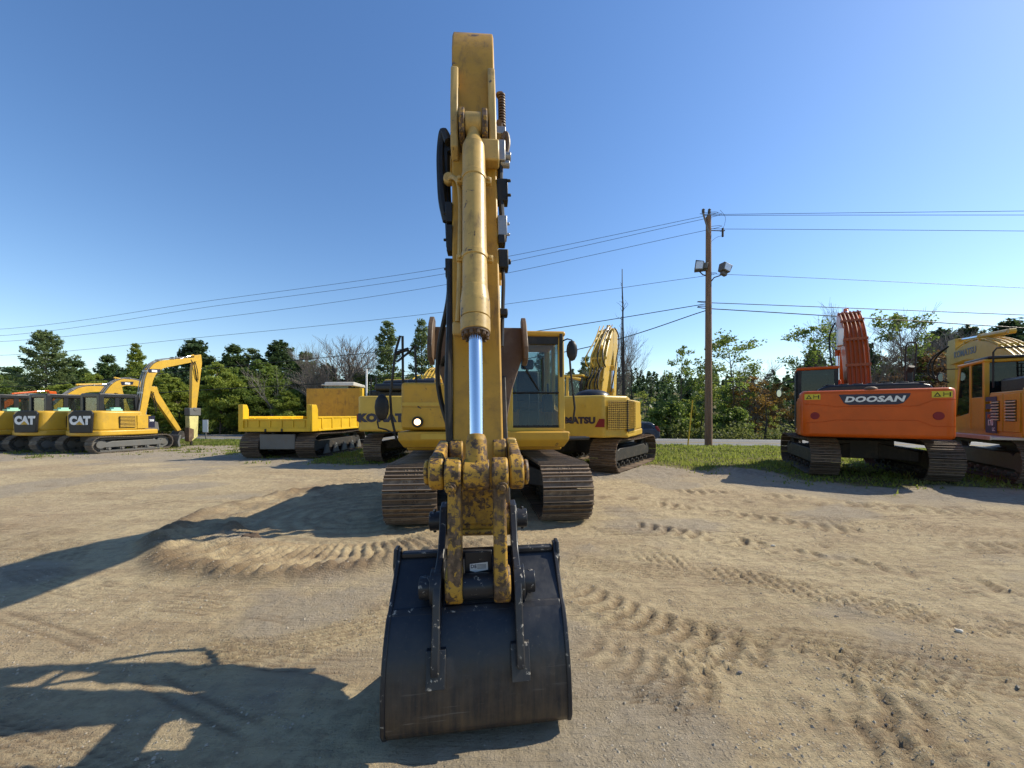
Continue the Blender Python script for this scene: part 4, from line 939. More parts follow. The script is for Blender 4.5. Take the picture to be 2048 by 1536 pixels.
# hoses and valves left and right of the stick (viewer's left is +x)
hose(main, [(.2, 3.05, 3.75), (.245, 3.1, 3.86), (.27, 3.1, 3.7), (.265, 3.05, 3.45), (.25, 3.0, 3.25), (.22, 3.0, 3.1)], .034, tf=TF)
hose(main, [(.19, 3.1, 3.7), (.22, 3.12, 3.8), (.225, 3.1, 3.5), (.21, 3.05, 3.1), (.2, 3.0, 2.9)], .03, tf=TF)
for q, z in (((.17, .22, 2.9, 3.0, 3.05, 3.2), 3.12), ((.17, .215, 2.88, 2.98, 2.82, 3.02), 2.92), ((.17, .225, 2.86, 2.95, 2.62, 2.76), 2.7)):
    b = MB(TF); b.box(*q); b.cyl((.21, 2.92, z), (.24, 2.92, z), .012, n=6); b.build('valve_block', M['rubber'], main, bevel=.008)
hose(main, [(.19, 2.88, 2.75), (.19, 2.8, 2.3), (.2, 2.68, 1.8), (.19, 2.64, 1.42), (.17, 2.64, 1.3)], .027, tf=TF)
hose(main, [(.2, 2.92, 2.6), (.22, 2.95, 2.45), (.3, 3.05, 2.15), (.325, 3.1, 1.9), (.3, 3.1, 1.7), (.24, 3.05, 1.5), (.2, 2.95, 1.35)], .02, tf=TF)
hose(main, [(.21, 2.9, 2.05), (.3, 3.25, 2.0), (.2, 3.3, 1.5), (.19, 2.9, 1.2)], .018, tf=TF)
sp_pts = [(-.215, 3.12, 3.95+.0), (-.23, 3.1, 4.12), (-.225, 3.12, 4.2), (-.2, 3.15, 4.22)]
hose(main, [(-.2, 3.02, 3.9)]+sp_pts, .024, M['brown'], 'spring_guard_hose', TF)
b = MB(TF)
for i in range(12): z = 3.93+i*.022; b.cyl((-.226, 3.1, z), (-.226, 3.1, z+.01), .031, n=12)
b.build('spring_guard', M['brown'], main)
b = MB(TF); b.box(-.25, -.17, 3.0, 3.1, 3.8, 3.86); b.box(-.24, -.17, 2.95, 3.05, 3.56, 3.72); b.cyl((-.2, 3.0, 3.62), (-.285, 3.0, 3.62), .035, n=10); b.cyl((-.2, 3.0, 3.56), (-.275, 3.0, 3.56), .03, n=10)
b.build('hose_fitting', M['steel'], main, bevel=.006)
for q, zs, r_ in (((-.255, -.17, 2.95, 3.05, 3.25, 3.42), (3.39, 3.28), .012), ((-.24, -.17, 2.88, 3.0, 2.95, 3.1), (3.06, 2.98), .012), ((-.225, -.17, 2.86, 2.96, 2.88, 2.95), (), 0), ((-.245, -.17, 2.86, 2.98, 2.7, 2.84), (2.77,), .022), ((-.23, -.165, 2.8, 2.9, 2.33, 2.38), (), 0)):
    b = MB(TF); b.box(*q)
    for z in zs: b.cyl((q[0]+.01, 2.93, z), (q[0]-.022, 2.93, z), r_, n=8)
    b.build('valve_block', M['rubber'] if q[4] != 2.95 else M['steel'], main, bevel=.008)
hose(main, [(-.22, 3.0, 3.75), (-.25, 3.0, 3.8), (-.265, 3.0, 3.72), (-.24, 3.0, 3.6)], .02, M['brown'], 'hose', TF)
hose(main, [(-.2, 3.0, 3.6), (-.2, 2.98, 3.3), (-.205, 2.93, 3.1)], .022, tf=TF)
hose(main, [(-.2, 2.9, 2.72), (-.205, 2.88, 2.6), (-.195, 2.85, 2.4), (-.18, 2.8, 2.1)], .014, tf=TF)
# thumb behind the stick
b = MB(TF); fr_ = lambda z: 2.92+(z-1.1)*.33
pts = [(-.375, 2.36), (.375, 2.36), (.375, 2.1), (.27, 1.8), (.2, 1.45), (.17, 1.0), (-.17, 1.0), (-.2, 1.45), (-.27, 1.8), (-.375, 2.1)]
n = len(pts); b.add([(x, fr_(z), z) for x, z in pts]+[(x, fr_(z)+.05, z) for x, z in pts], [tuple(range(n)), tuple(range(2*n-1, n-1, -1))]+[(i, (i+1) % n, (i+1) % n+n, i+n) for i in range(n)])
th = b.build('thumb', M['brown'], main, bevel=.006)
for s in (-1, 1):
    b = MB(TF); b.prism([(fr_(2.4)+.04, 2.42), (fr_(2.4)-.04, 2.44), (fr_(2.3)-.1, 2.36), (fr_(2.1)-.13, 2.16), (fr_(2.05)-.1, 2.06), (fr_(2.05)+.05, 2.02)], s*.39-.02, s*.39+.02); b.build('thumb_side_plate', M['brown'], th, bevel=.006)
    b = MB(TF); b.prism([(2.62, .86), (2.72, .8), (3.0, 1.2), (3.22, 1.9), (3.1, 1.92), (2.85, 1.3)], s*.2-.018, s*.2+.018); b.build('thumb_arm', M['under'], th, bevel=.006)
# bucket link
WN = M['yel_worn']; WL = paint('heavily_worn_link_paint', (.42, .235, .03), .62, 1.7, dcol=(.085, .05, .026), chips=.72, ccol=(.065, .04, .022), cscale=26, streak=1.)
for s in (-1, 1):
    b = MB(TF); pr = arc(2.28, 1.25, .1, 0, 180, 8)+arc(2.2, .64, .1, 180, 360, 8); pr = [(2.33, 1.06), (2.37, 1.2)]+pr[1:8]+[(2.19, 1.2), (2.17, 1.06), (2.12, .82)]+arc(2.2, .635, .1, 170, 360, 8)+[(2.27, .82)]
    b.prism(pr, s*.128-.038, s*.128+.038); ln = b.build('bucket_link', WL, main, bevel=.014, seg=3)
    for q in ((2.26, 1.25), (2.2, .635)): b = MB(TF); b.cyl((s*.087, *q), (s*.182, *q), .101, n=24); b.build('link_boss', WN, ln, bevel=.012)
    b = MB(TF); b.cyl((s*.145, 2.21, 1.19), (s*.145, 2.155, 1.19), .034, n=14); b.cyl((s*.145, 2.16, 1.19), (s*.145, 2.14, 1.19), .02, n=6); b.build('pin_lock', WN, ln, bevel=.004)
    b = MB(TF); pr = arc(2.3, 1.27, .095, 90, 270, 8)+arc(2.68, 1.34, .085, -90, 90, 8); b.prism(pr, s*.235-.035, s*.235+.035); il = b.build('idler_link', WN, main, bevel=.015, seg=3)
    b = MB(TF); b.cyl((s*.19, 2.29, 1.26), (s*.275, 2.29, 1.26), .1, n=24); b.cyl((s*.275, 2.29, 1.26), (s*.305, 2.29, 1.26), .075, n=20); b.build('idler_boss', WN, il, bevel=.012)
b = MB(TF); b.box(.2, .26, 2.6, 2.72, 1.36, 1.42); b.box(-.26, -.2, 2.6, 2.72, 1.36, 1.44); b.build('grease_fitting', M['yel_cyl'], main, bevel=.01)
# bucket
BK, BS = M['bucket'], M['bucket_side']
TFB = lambda x, D, z: TF(x, D-.085*x, z)
out = [(2.43, .735), (2.2, .525), (2.15, .5), (2.09, .41), (2.045, .31), (2.012, .2), (1.998, .08), (2.0, -.01), (2.03, -.06), (2.1, -.08), (2.4, -.078), (2.8, -.05), (2.95, -.04)]
b = MB(TFB); th_ = .024; inn = []
for i, (y, z) in enumerate(out):
    a = out[max(i-1, 0)]; c_ = out[min(i+1, len(out)-1)]; dy, dz = c_[0]-a[0], c_[1]-a[1]; L = math.hypot(dy, dz); inn.append((y-dz/L*th_, z+dy/L*th_))
b.prism(out+inn[::-1], -.478, .478)
bk = b.build('bucket', BK, main, ang=50)
b = MB(TFB); b.box(-.47, .47, 2.405, 2.46, .725, .76); b.build('top_lip', BS, bk, bevel=.008)
b = MB(TFB); b.prism([(2.185, .528), (2.17, .517), (2.155, .502), (2.19, .495), (2.215, .52)], -.47, .47); b.build('weld_bar', BS, bk, bevel=.004)
for s in (-1, 1):
    pr = [(y-.012 if y < 2.3 else y, z if z > .04 else z) for y, z in out[1:11]]
    side = [(2.46, .78), (2.41, .78), (2.385, .73)]+[(y-.01, z) for y, z in out[1:9]]+[(2.4, -.075), (2.8, -.05), (2.5, .12), (2.35, .32), (2.33, .5), (2.44, .66)]
    b = MB(TFB); b.prism(side, s*.478-.012+s*.006, s*.478+.012+s*.006); b.build('bucket_side', BS, bk, bevel=.004)
    b = MB(TFB); b.prism([(2.47, .79), (2.4, .79), (2.37, .7), (2.4, .58), (2.5, .62), (2.56, .7)], s*.5-.012, s*.5+.012); b.build('side_edge', BS, bk, bevel=.006)
    hp = [(2.68, .9), (2.65, .99), (2.57, 1.03), (2.49, 1.01), (2.42, .9), (2.33, .79), (2.25, .75), (2.16, .73), (2.1, .66), (2.075, .57), (2.04, .45), (1.985, .34), (1.975, .27), (2.05, .26), (2.12, .42), (2.22, .55), (2.46, .77), (2.6, .81)]
    b = MB(TFB); b.prism(hp, s*.222-.021, s*.222+.021); hg = b.build('bucket_hinge_plate', BS, bk, bevel=.006)
    b = MB(TFB); b.cyl((s*.2, 2.2, .635), (s*.262, 2.2, .635), .1, n=28); b.cyl((s*.26, 2.2, .635), (s*.325, 2.2, .635), .062, n=24); b.cyl((s*.295, 2.2, .7), (s*.295, 2.2, .565), .011, n=8); b.build('link_pin', BS, hg, bevel=.006)
    b = MB(TFB); b.cyl((s*.2, 2.57, .905), (s*.25, 2.57, .905), .1, n=28); b.cyl((s*.25, 2.57, .905), (s*.32, 2.57, .905), .062, n=24); b.cyl((s*.29, 2.57, .98), (s*.29, 2.57, .83), .011, n=8); b.build('stick_pin', BS, hg, bevel=.006)
    b = MB(TFB); q = [(2.078, .37), (2.04, .285), (2.012, .205)]; b.prism([(y-.004, z) for y, z in q]+[(y-.03, z-.004) for y, z in q[::-1]], s*.222-s*.0-.05+(-.02 if s > 0 else .0)*0, s*.222+.05)
    b.build('wear_pad', BS, bk, bevel=.003)
for k in range(5):
    x = -.4+k*.2; b = MB(TFB); b.prism([(2.88, -.06), (3.14, -.02), (3.14, -.01), (2.9, .02)], x-.035, x+.035); b.build('tooth', M['steel'], bk, bevel=.004)
b = MB(TFB); b.cyl((-.09, 2.215, .62), (.09, 2.215, .62), .07, n=24); b.box(-.08, .08, 2.26, 2.29, .6, .8); b.build('cross_tube', BS, bk, bevel=.005)
b = MB(TFB); b.add([(-.055, 2.257, .735), (.05, 2.257, .728), (.05, 2.257, .69), (.02, 2.257, .68), (-.055, 2.257, .69)][::-1]+[(-.055, 2.262, .735), (.05, 2.262, .728), (.05, 2.262, .69), (.02, 2.262, .68), (-.055, 2.262, .69)][::-1], [(0, 1, 2, 3, 4), (9, 8, 7, 6, 5), (0, 5, 6, 1), (1, 6, 7, 2), (2, 7, 8, 3), (3, 8, 9, 4), (4, 9, 5, 0)]); b.build('maker_sticker', M['decalwhite'], bk)
lx, ly, lz = TF(.028, 2.255, .714); text('DE', .026, M['navy'], bk, (lx, ly+.003, lz), (R(90), R(180)), off=.02, ext=.0005)
for i in range(4):
    b = MB(TFB); b.box(-.045, .008, 2.2545, 2.2565, .701+i*.007, .7035+i*.007); b.build('printed_line', M['greyblue'], bk)
for x, z, w_ in ((.40, .66, .022),):
    b = MB(TFB); D_ = 2.43-(.735-z)*1.09; b.add([(x-w_, D_-.004, z-.02), (x+w_*.7, D_-.006, z-.018), (x+w_*.5, D_+.022, z+.012), (x-w_*.3, D_+.026, z+.018), (x-w_, D_+.01, z+.0)], [(0, 1, 2, 3, 4)]); b.build('sticker_scrap', M['decalwhite'], bk)

# ================================================================== machines parked behind
def place(name, c, th, label, cat='excavator', group=None, z=0.):
    return empty(name, (c[0], c[1], z), -R(th), label=label, cat=cat, group=group)
GX_ = 'excavators parked in the row'
def big_boom(root, m, boom, stick, wb=.5, pipes=6, pipem=None, arm_f=.6, ac=None, bc=None, tip=None, x=0.):
    rams = []
    if bc: rams.append(('boom_cylinder', bc[0], bc[1], .075, .045, .6, wb/2+.09))
    if ac: rams.append(('arm_cylinder', ac[0], ac[1], .08, .05, arm_f, 0))
    if tip: rams.append(('bucket_cylinder', tip[0], tip[1], .065, .04, .6, 0))
    return boom_set(root, boom, stick, wb, .34, m, x, rams, pipes, pipem)
# ---- left rear yellow machine, counterweight towards the viewer
k1 = place('excavator', (-3.45, 14.75), 3, 'yellow excavator directly behind the left side of the big one, black hood', group=GX_)
undercarriage(k1, 4.0, 2.8, .6, .43, .19, M['under'], M['shoe_dark'])
ky = M['kyel']
cw = upper_big(k1, ky, M['black'], zc=1.08, cwh=2.2, z_hood=2.42, corner=.3)
text('KOMATSU', .33, M['navy'], cw, (-.27, -2.756, 1.5), REAR, 1.2, .075)
b = MB(); b.add([(-1.31, -2.68, 1.4), (-1.15, -2.755, 1.4), (-1.2, -2.755, 1.62), (-1.31, -2.68, 1.62)], [(0, 1, 2, 3)]); b.v += [(x, y-.004, z) for x, y, z in b.v]; b.f = [(4, 5, 6, 7)]; b.build('reflector', M['red'], cw)
b = MB(); b.box(-.9, 1.0, -2.35, -1.3, 2.38, 2.62); b.prism([(-2.3, 2.4), (-1.3, 2.4), (-1.35, 2.78), (-2.1, 2.78)], .1, 1.15); b.cyl((-.95, -1.4, 2.62), (.9, -1.4, 2.72), .17, n=16); b.build('engine_cover', M['black'], k1, bevel=.08, seg=3)
cab(k1, -1.33, -.35, -.3, 1.4, 1.25, 2.95, ky, M['rubber'], ky)
big_boom(k1, ky, [(-.1, 1.9, .22), (1.4, 3.0, .32), (3.2, 3.3, .34), (5.2, 2.4, .2)], [(5.0, 2.9), (5.5, 2.6), (5.1, .4), (4.8, .5)], .46, 4, None, .6, ((1.6, 3.3), (5.0, 2.9)), ((.8, 1.3), (2.2, 2.9)))
rail(k1, [(.1, -2.3, 2.2), (.1, -2.3, 2.5), (.3, -1.6, 2.95), (.42, -1.5, 2.98), (.5, -1.5, 2.2)], .02, M['dyel']); rail(k1, [(.3, -1.5, 2.2), (.5, -1.5, 2.95), (.85, -1.5, 2.9)], .02, M['dyel'])
rail(k1, [(-1.2, -2.2, 2.2), (-1.2, -2.2, 3.1)], .03, M['decalwhite'], 'marker_post'); rail(k1, [(-1.05, -2.2, 2.2), (-1.05, -2.2, 2.85), (-.9, -2.2, 2.9), (-.85, -2.2, 2.2)], .018)
b = MB(); b.cyl((.62, -2.1, 2.2), (.62, -2.1, 2.62), .1, n=14); b.build('exhaust_pipe', ky, k1)
# ---- right rear yellow machine with its boom raised
k2 = place('excavator', (2.74, 12.7), 26, 'yellow excavator behind the big cab with boom folded high and a side grille cage', group=GX_)
undercarriage(k2, 4.0, 2.85, .75, .42, .19, M['under'], M['shoe'], rz=R(-9))
cw = upper_big(k2, ky, zc=1.0, zh=2.0, cwh=2.12, Rr=2.55, corner=.7, flat=.85, chamfer=True)
text('KOMATSU', .225, M['navy'], cw, (.03, -2.556, 1.45), REAR, 1.1, .07)
for x in (-.35, .3): bolt_ring(cw, x, -2.55, 1.83, .07, ky)
b = MB(); b.add([(x, -2.562, z) for x, z in ((.62, 1.28), (.88, 1.28), (.88, 1.5), (.74, 1.5))]+[(x, -2.552, z) for x, z in ((.62, 1.28), (.88, 1.28), (.88, 1.5), (.74, 1.5))], [(0, 1, 2, 3), (7, 6, 5, 4), (0, 4, 5, 1), (1, 5, 6, 2), (2, 6, 7, 3), (3, 7, 4, 0)]); b.build('tail_reflector', M['red'], cw)
b = MB(); b.box(1.34, 1.37, -1.95, -.8, 1.15, 2.0); dk = b.build('radiator_opening', M['black'], k2)
q = MB()
A_, B_ = Vector((.93, -2.475, 0)), Vector((1.335, -1.905, 0))
dk2 = MB(); _n = Vector((.81, -.58, 0))*.02; dk2.add([tuple(A_+_n+Vector((0, 0, z))) for z in (1.22, 1.98)]+[tuple(B_+_n+Vector((0, 0, z))) for z in (1.98, 1.22)], [(0, 1, 2, 3)]); dk2 = dk2.build('grille_backing', M['brown'], k2)
nrm = Vector((.81, -.58, 0)).normalized()*.035
for i in range(16):
    z = 1.24+i*.048; b = MB(); b.cyl(tuple(A_+nrm+Vector((0, 0, z))), tuple(B_+nrm+Vector((0, 0, z))), .008, n=5); b.cyl(tuple(B_+nrm+Vector((0, 0, z))), (1.41, -.85, z), .008, n=5, caps=False); b.build('grille_bar', ky, k2)
for i in range(11):
    p = A_.lerp(B_, i/10)+nrm; b = MB(); b.cyl((p.x, p.y, 1.22), (p.x, p.y, 1.98), .008, n=5); b.build('grille_post', ky, k2)
for i in range(10):
    y = -2.0+i*.125; b = MB(); b.cyl((1.41, y, 1.22), (1.41, y, 1.98), .008, n=5); b.build('grille_post', ky, k2)
cab(k2, -1.3, -.35, -.3, 1.4, 1.2, 2.95, ky, M['rubber'], ky)
big_boom(k2, ky, [(.0, 1.8, .22), (.4, 2.6, .3), (.95, 3.5, .34), (1.7, 4.3, .3), (2.5, 4.75, .18)], [(2.2, 4.9), (2.8, 4.95), (3.0, 4.5), (2.5, 1.2), (2.25, 1.2)], .5, 5, ky, .6, ((.7, 3.95), (2.1, 4.95)), ((.9, 1.3), (1.2, 3.3)))
for dx in (-.3, -.12, .1, .28): hose(k2, [(dx, .3, 3.2), (dx-.05, .1, 3.5), (dx*.6, .7, 4.2), (dx*.8, 1.7, 4.9)], .022, ky if dx < 0 else None)
for dx in (-.2, -.05, .12, .22): hose(k2, [(dx, .3, 2.1), (dx-.1, -.15, 2.5), (dx*.6, .0, 2.95), (dx*.8, .3, 3.2)], .024)
hose(k2, [(.3, 1.7, 4.8), (.42, 1.9, 4.4), (.4, 1.3, 3.3), (.36, .8, 2.4)], .022)
b = MB(); b.sphere((.2, -1.2, 2.12), .5, 16, (1.1, .9, .5)); b.build('engine_cover', M['black'], k2)
rail(k2, [(-.5, -1.4, 2.1), (-.5, -1.4, 2.75), (-.15, -1.2, 2.68)], .05, ky, 'guard_rail'); mirror(k2, (-.68, -1.42, 2.55), s=1.1, arm=[(-.5, -1.4, 2.7), (-.68, -1.42, 2.72)])
# ---- orange machine, right
OR = M['orange']
dz = place('excavator', (9.92, 11.2), 30, 'bright orange excavator with silver lettering on its counterweight', group=GX_)
undercarriage(dz, 4.1, 2.85, .62, .45, .19, M['under'], M['shoe_dark'], rz=R(4))
ux = R(-5)
up = dz
def U(o): return o
cwp = [(-1.36, -2.0), (-1.36, -2.55), (-1.26, -2.7), (1.26, -2.7), (1.36, -2.55), (1.36, -2.0)]
before = set(bpy.data.objects)
b = MB(); b.prism(cwp, 1.06, 2.2, 'z'); cw = b.build('counterweight', OR, dz, bevel=.1, seg=5)
b = MB()
for z, s_ in ((1.42, 1), (1.86, -1)):
    b.tube([(-1.3, -2.706, z-.02*s_), (-.85, -2.706, z+.02*s_ if s_ < 0 else z+.02), (-.7, -2.706, z+.06*s_), (.72, -2.706, z+.06*s_), (.98, -2.706, z-.07*s_), (1.3, -2.706, z-.07*s_)], .007, 5)
b.build('counterweight_crease', OR, cw)
pl = [(-.62, 2.09), (.62, 2.09), (.6, 2.02), (.5, 1.87), (.4, 1.84), (-.42, 1.84), (-.52, 1.88)]
b = MB(); b.prism(pl, -2.712, -2.69, 'y'); b.build('name_plaque', M['navy'], cw, bevel=.005)
text('DOOSAN', .175, M['silver'], cw, (0, -2.715, 1.965), REAR, 1.32, .045, .004, .2)
for x in (-1.12, 1.1):
    b = MB(); b.box(x-.155, x+.155, -2.706, -2.69, 1.98, 2.12); ws = b.build('warning_decal', paint('decal_yellow', (.55, .45, .03), .5, .1), cw)
    b = MB(); b.add([(x-.13, -2.709, 2.0), (x-.01, -2.709, 2.0), (x-.07, -2.709, 2.1), (x-.1, -2.709, 2.015), (x-.04, -2.709, 2.015), (x-.07, -2.709, 2.07)], [(0, 1, 4, 3), (1, 2, 5, 4), (2, 0, 3, 5)])
    b.box(x+.02, x+.1, -2.71, -2.708, 2.045, 2.06); b.box(x+.11, x+.13, -2.71, -2.708, 2.0, 2.09); b.box(x+.02, x+.03, -2.71, -2.708, 2.0, 2.1); b.build('warning_symbol', M['rubber'], ws)
tail_lamp(cw, -1.07, -2.7, 1.58); tail_lamp(cw, 1.05, -2.7, 1.58)
b = MB(); b.sphere((-.02, -2.55, 2.22), .09, 12, (1.4, 1, .6)); b.build('rear_camera', M['brown'], cw)
b = MB(); b.box(-1.33, 1.33, -2.0, -.5, 1.05, 2.1); b.build('engine_housing', OR, dz, bevel=.04)
b = MB(); b.box(-1.352, -1.335, -1.9, -.6, 1.2, 2.0); b.box(1.335, 1.352, -1.9, -.6, 1.2, 2.0); b.build('side_door', OR, dz, bevel=.01)
b = MB(); b.prism([(-1.0, 2.1), (1.15, 2.1), (1.08, 2.3), (.85, 2.36), (-.75, 2.36), (-.95, 2.28)], -2.15, -1.1, 'y'); hd = b.build('engine_hood', M['black'], dz, bevel=.05, seg=3)
for i in range(7):
    x = -.72+i*.27; b = MB(); b.box(x-.09, x+.09, -2.1, -1.2, 2.345, 2.385); b.build('hood_rib', M['black'], hd, bevel=.015)
b = MB(); b.box(-1.3, 1.3, -.6, 1.3, 1.0, 1.15); b.build('deck', OR, dz, bevel=.03)
b = MB(); b.box(.5, 1.3, -.5, .9, 1.15, 2.05); b.build('fuel_tank', OR, dz, bevel=.05)
cab(dz, -1.33, -.36, -.45, 1.3, 1.2, 3.02, OR, M['rubber'], OR, sill=.85, gm=M['dglass'])
b = MB(); b.box(-1.36, -1.33, -.4, .5, 1.25, 2.9); b.build('door_frame', M['rubber'], dz, bevel=.01)
big_boom(dz, OR, [(-.1, 1.9, .24), (.25, 2.9, .33), (.75, 3.8, .36), (1.45, 4.5, .28), (2.1, 4.85, .16)], [(1.9, 4.95), (2.4, 5.1), (2.7, 4.7), (2.35, 1.3), (2.05, 1.3)], pipes=6, pipem=paint('orange_pipe', (.3, .065, .015), .4, .6), arm_f=.55, ac=((.9, 4.3), (2.1, 5.1)), bc=((.9, 1.3), (1.0, 3.6)), x=.1, wb=.5)
hose(dz, [(-.25, 1.5, 4.6), (-.42, 1.2, 4.1), (-.4, .8, 3.2), (-.3, .6, 2.6)], .022)
b = MB(); b.box(-.3, -.17, .3, .7, 3.7, 4.2); b.build('pipe_guard', M['decalwhite'], dz, bevel=.02)
b = MB(); b.cyl((1.0, -.8, 2.1), (1.0, -.8, 2.75), .065, n=14); b.cyl((1.0, -.8, 2.7), (1.02, -.9, 2.85), .06, n=14); b.build('exhaust_pipe', M['rubber'], dz)
rail(dz, [(1.1, .1, 2.05), (1.1, .1, 2.6), (1.12, .1, 3.5), (1.16, .1, 3.6), (1.3, .1, 3.6), (1.33, .1, 3.5), (1.28, .1, 2.6), (1.1, .1, 2.3)], .02)
mirror(dz, (-1.75, 1.45, 2.35), s=.9, arm=[(-1.33, 1.25, 2.7), (-1.6, 1.35, 2.72), (-1.75, 1.45, 2.65), (-1.75, 1.45, 2.5)])
for o in [o for o in bpy.data.objects if o not in before and o.parent == dz]: o.matrix_basis = Matrix.Rotation(R(-4), 4, 'Z') @ o.matrix_basis
# ---- amber machine at the right edge
k3m = M['k3yel']
k3 = place('excavator', (13.6, 9.6), 31, 'amber yellow excavator cut by the right edge with its cab door side showing', group=GX_)
undercarriage(k3, 4.3, 2.9, .7, .46, .19, M['ugrey'], M['shoe_dark'])
cw = upper_big(k3, k3m, M['black'], zc=1.1, cwh=2.25, z_hood=2.5)
cab(k3, -1.36, -.36, -.35, 1.42, 1.22, 3.05, k3m, k3m, k3m, gm=M['dglass'], slant=.35, sill=.85)
b = MB(); b.box(-1.3, -.4, -.4, .9, 3.04, 3.12); b.build('roof_hatch', M['black'], k3, bevel=.03)
b = MB(); b.box(-1.85, -1.34, -2.0, 1.5, 1.03, 1.09); b.box(-1.86, -1.83, -2.0, 1.5, 1.02, 1.12); b.build('side_step', M['beige'], k3, bevel=.01)
for z0_, z1_, mm in ((1.95, 2.06, 'purple'), (1.75, 1.88, 'purple')):
    b = MB(); b.box(-1.365, -1.36, -.95, -.45, z0_, z1_); b.build('decal_stripe', M[mm], k3)
b = MB(); b.box(-1.366, -1.36, -.95, -.45, 1.15, 1.68); b.build('model_decal', M['purple'], k3)
text('170', .2, M['decalwhite'], k3, (-1.368, -.68, 1.4), LEFT, .8, .03, .001); text('LC', .12, M['decalwhite'], k3, (-1.368, -.82, 1.24), LEFT, .8, .03, .001)
text('PC', .14, OR, k3, (-1.368, -.62, 1.56), LEFT, .8, .03, .001)
big_boom(k3, ky, [(-.1, 1.9, .22), (1.0, 2.75, .28), (2.3, 3.45, .31), (3.6, 3.75, .29), (5.1, 3.6, .18)], [(4.9, 4.35), (5.45, 4.35), (5.6, 3.9), (5.35, .5), (5.05, .5), (4.85, 3.6)], .5, 5, ky, .55, ((1.9, 4.05), (5.0, 4.3)), ((.9, 1.35), (2.1, 3.1)))
text('KOMATSU', .3, M['greyblue'], k3, (-.256, 3.95, 3.72), LEFT, 1.05, .035, .002)
for dx in (-.1, .0): hose(k3, [(-.3, 5.0, 4.1), (-.5+dx, 5.5, 3.7), (-.5+dx, 5.6, 3.1), (-.2, 5.3, 2.8)], .025)
rail(k3, [(-1.25, -.5, 2.3), (-1.25, -.5, 3.2), (-1.2, -.52, 3.3), (-.75, -.55, 3.3), (-.7, -.55, 3.2), (-.7, -.5, 2.3)], .02)
for i in range(9):
    b = MB(); x = -.55+i*.18; b.box(x-.01, x+.01, -.75, -.73, 2.5, 2.95); b.build('guard_bar', M['rubber'], k3)
for i in range(5):
    b = MB(); z = 2.53+i*.1; b.box(-.6, .95, -.755, -.735, z-.01, z+.01); b.build('guard_bar', M['rubber'], k3)
mirror(k3, (-1.55, 1.6, 2.75), s=.9, arm=[(-1.3, 1.2, 2.95), (-1.5, 1.5, 2.98), (-1.55, 1.6, 2.85)])
b = MB(); b.box(-1.5, -1.38, 1.4, 1.55, 2.1, 2.35); b.cyl((-1.44, 1.4, 2.22), (-1.44, 1.37, 2.22), .05, n=12); b.build('work_lamp', M['rubber'], k3, bevel=.01)
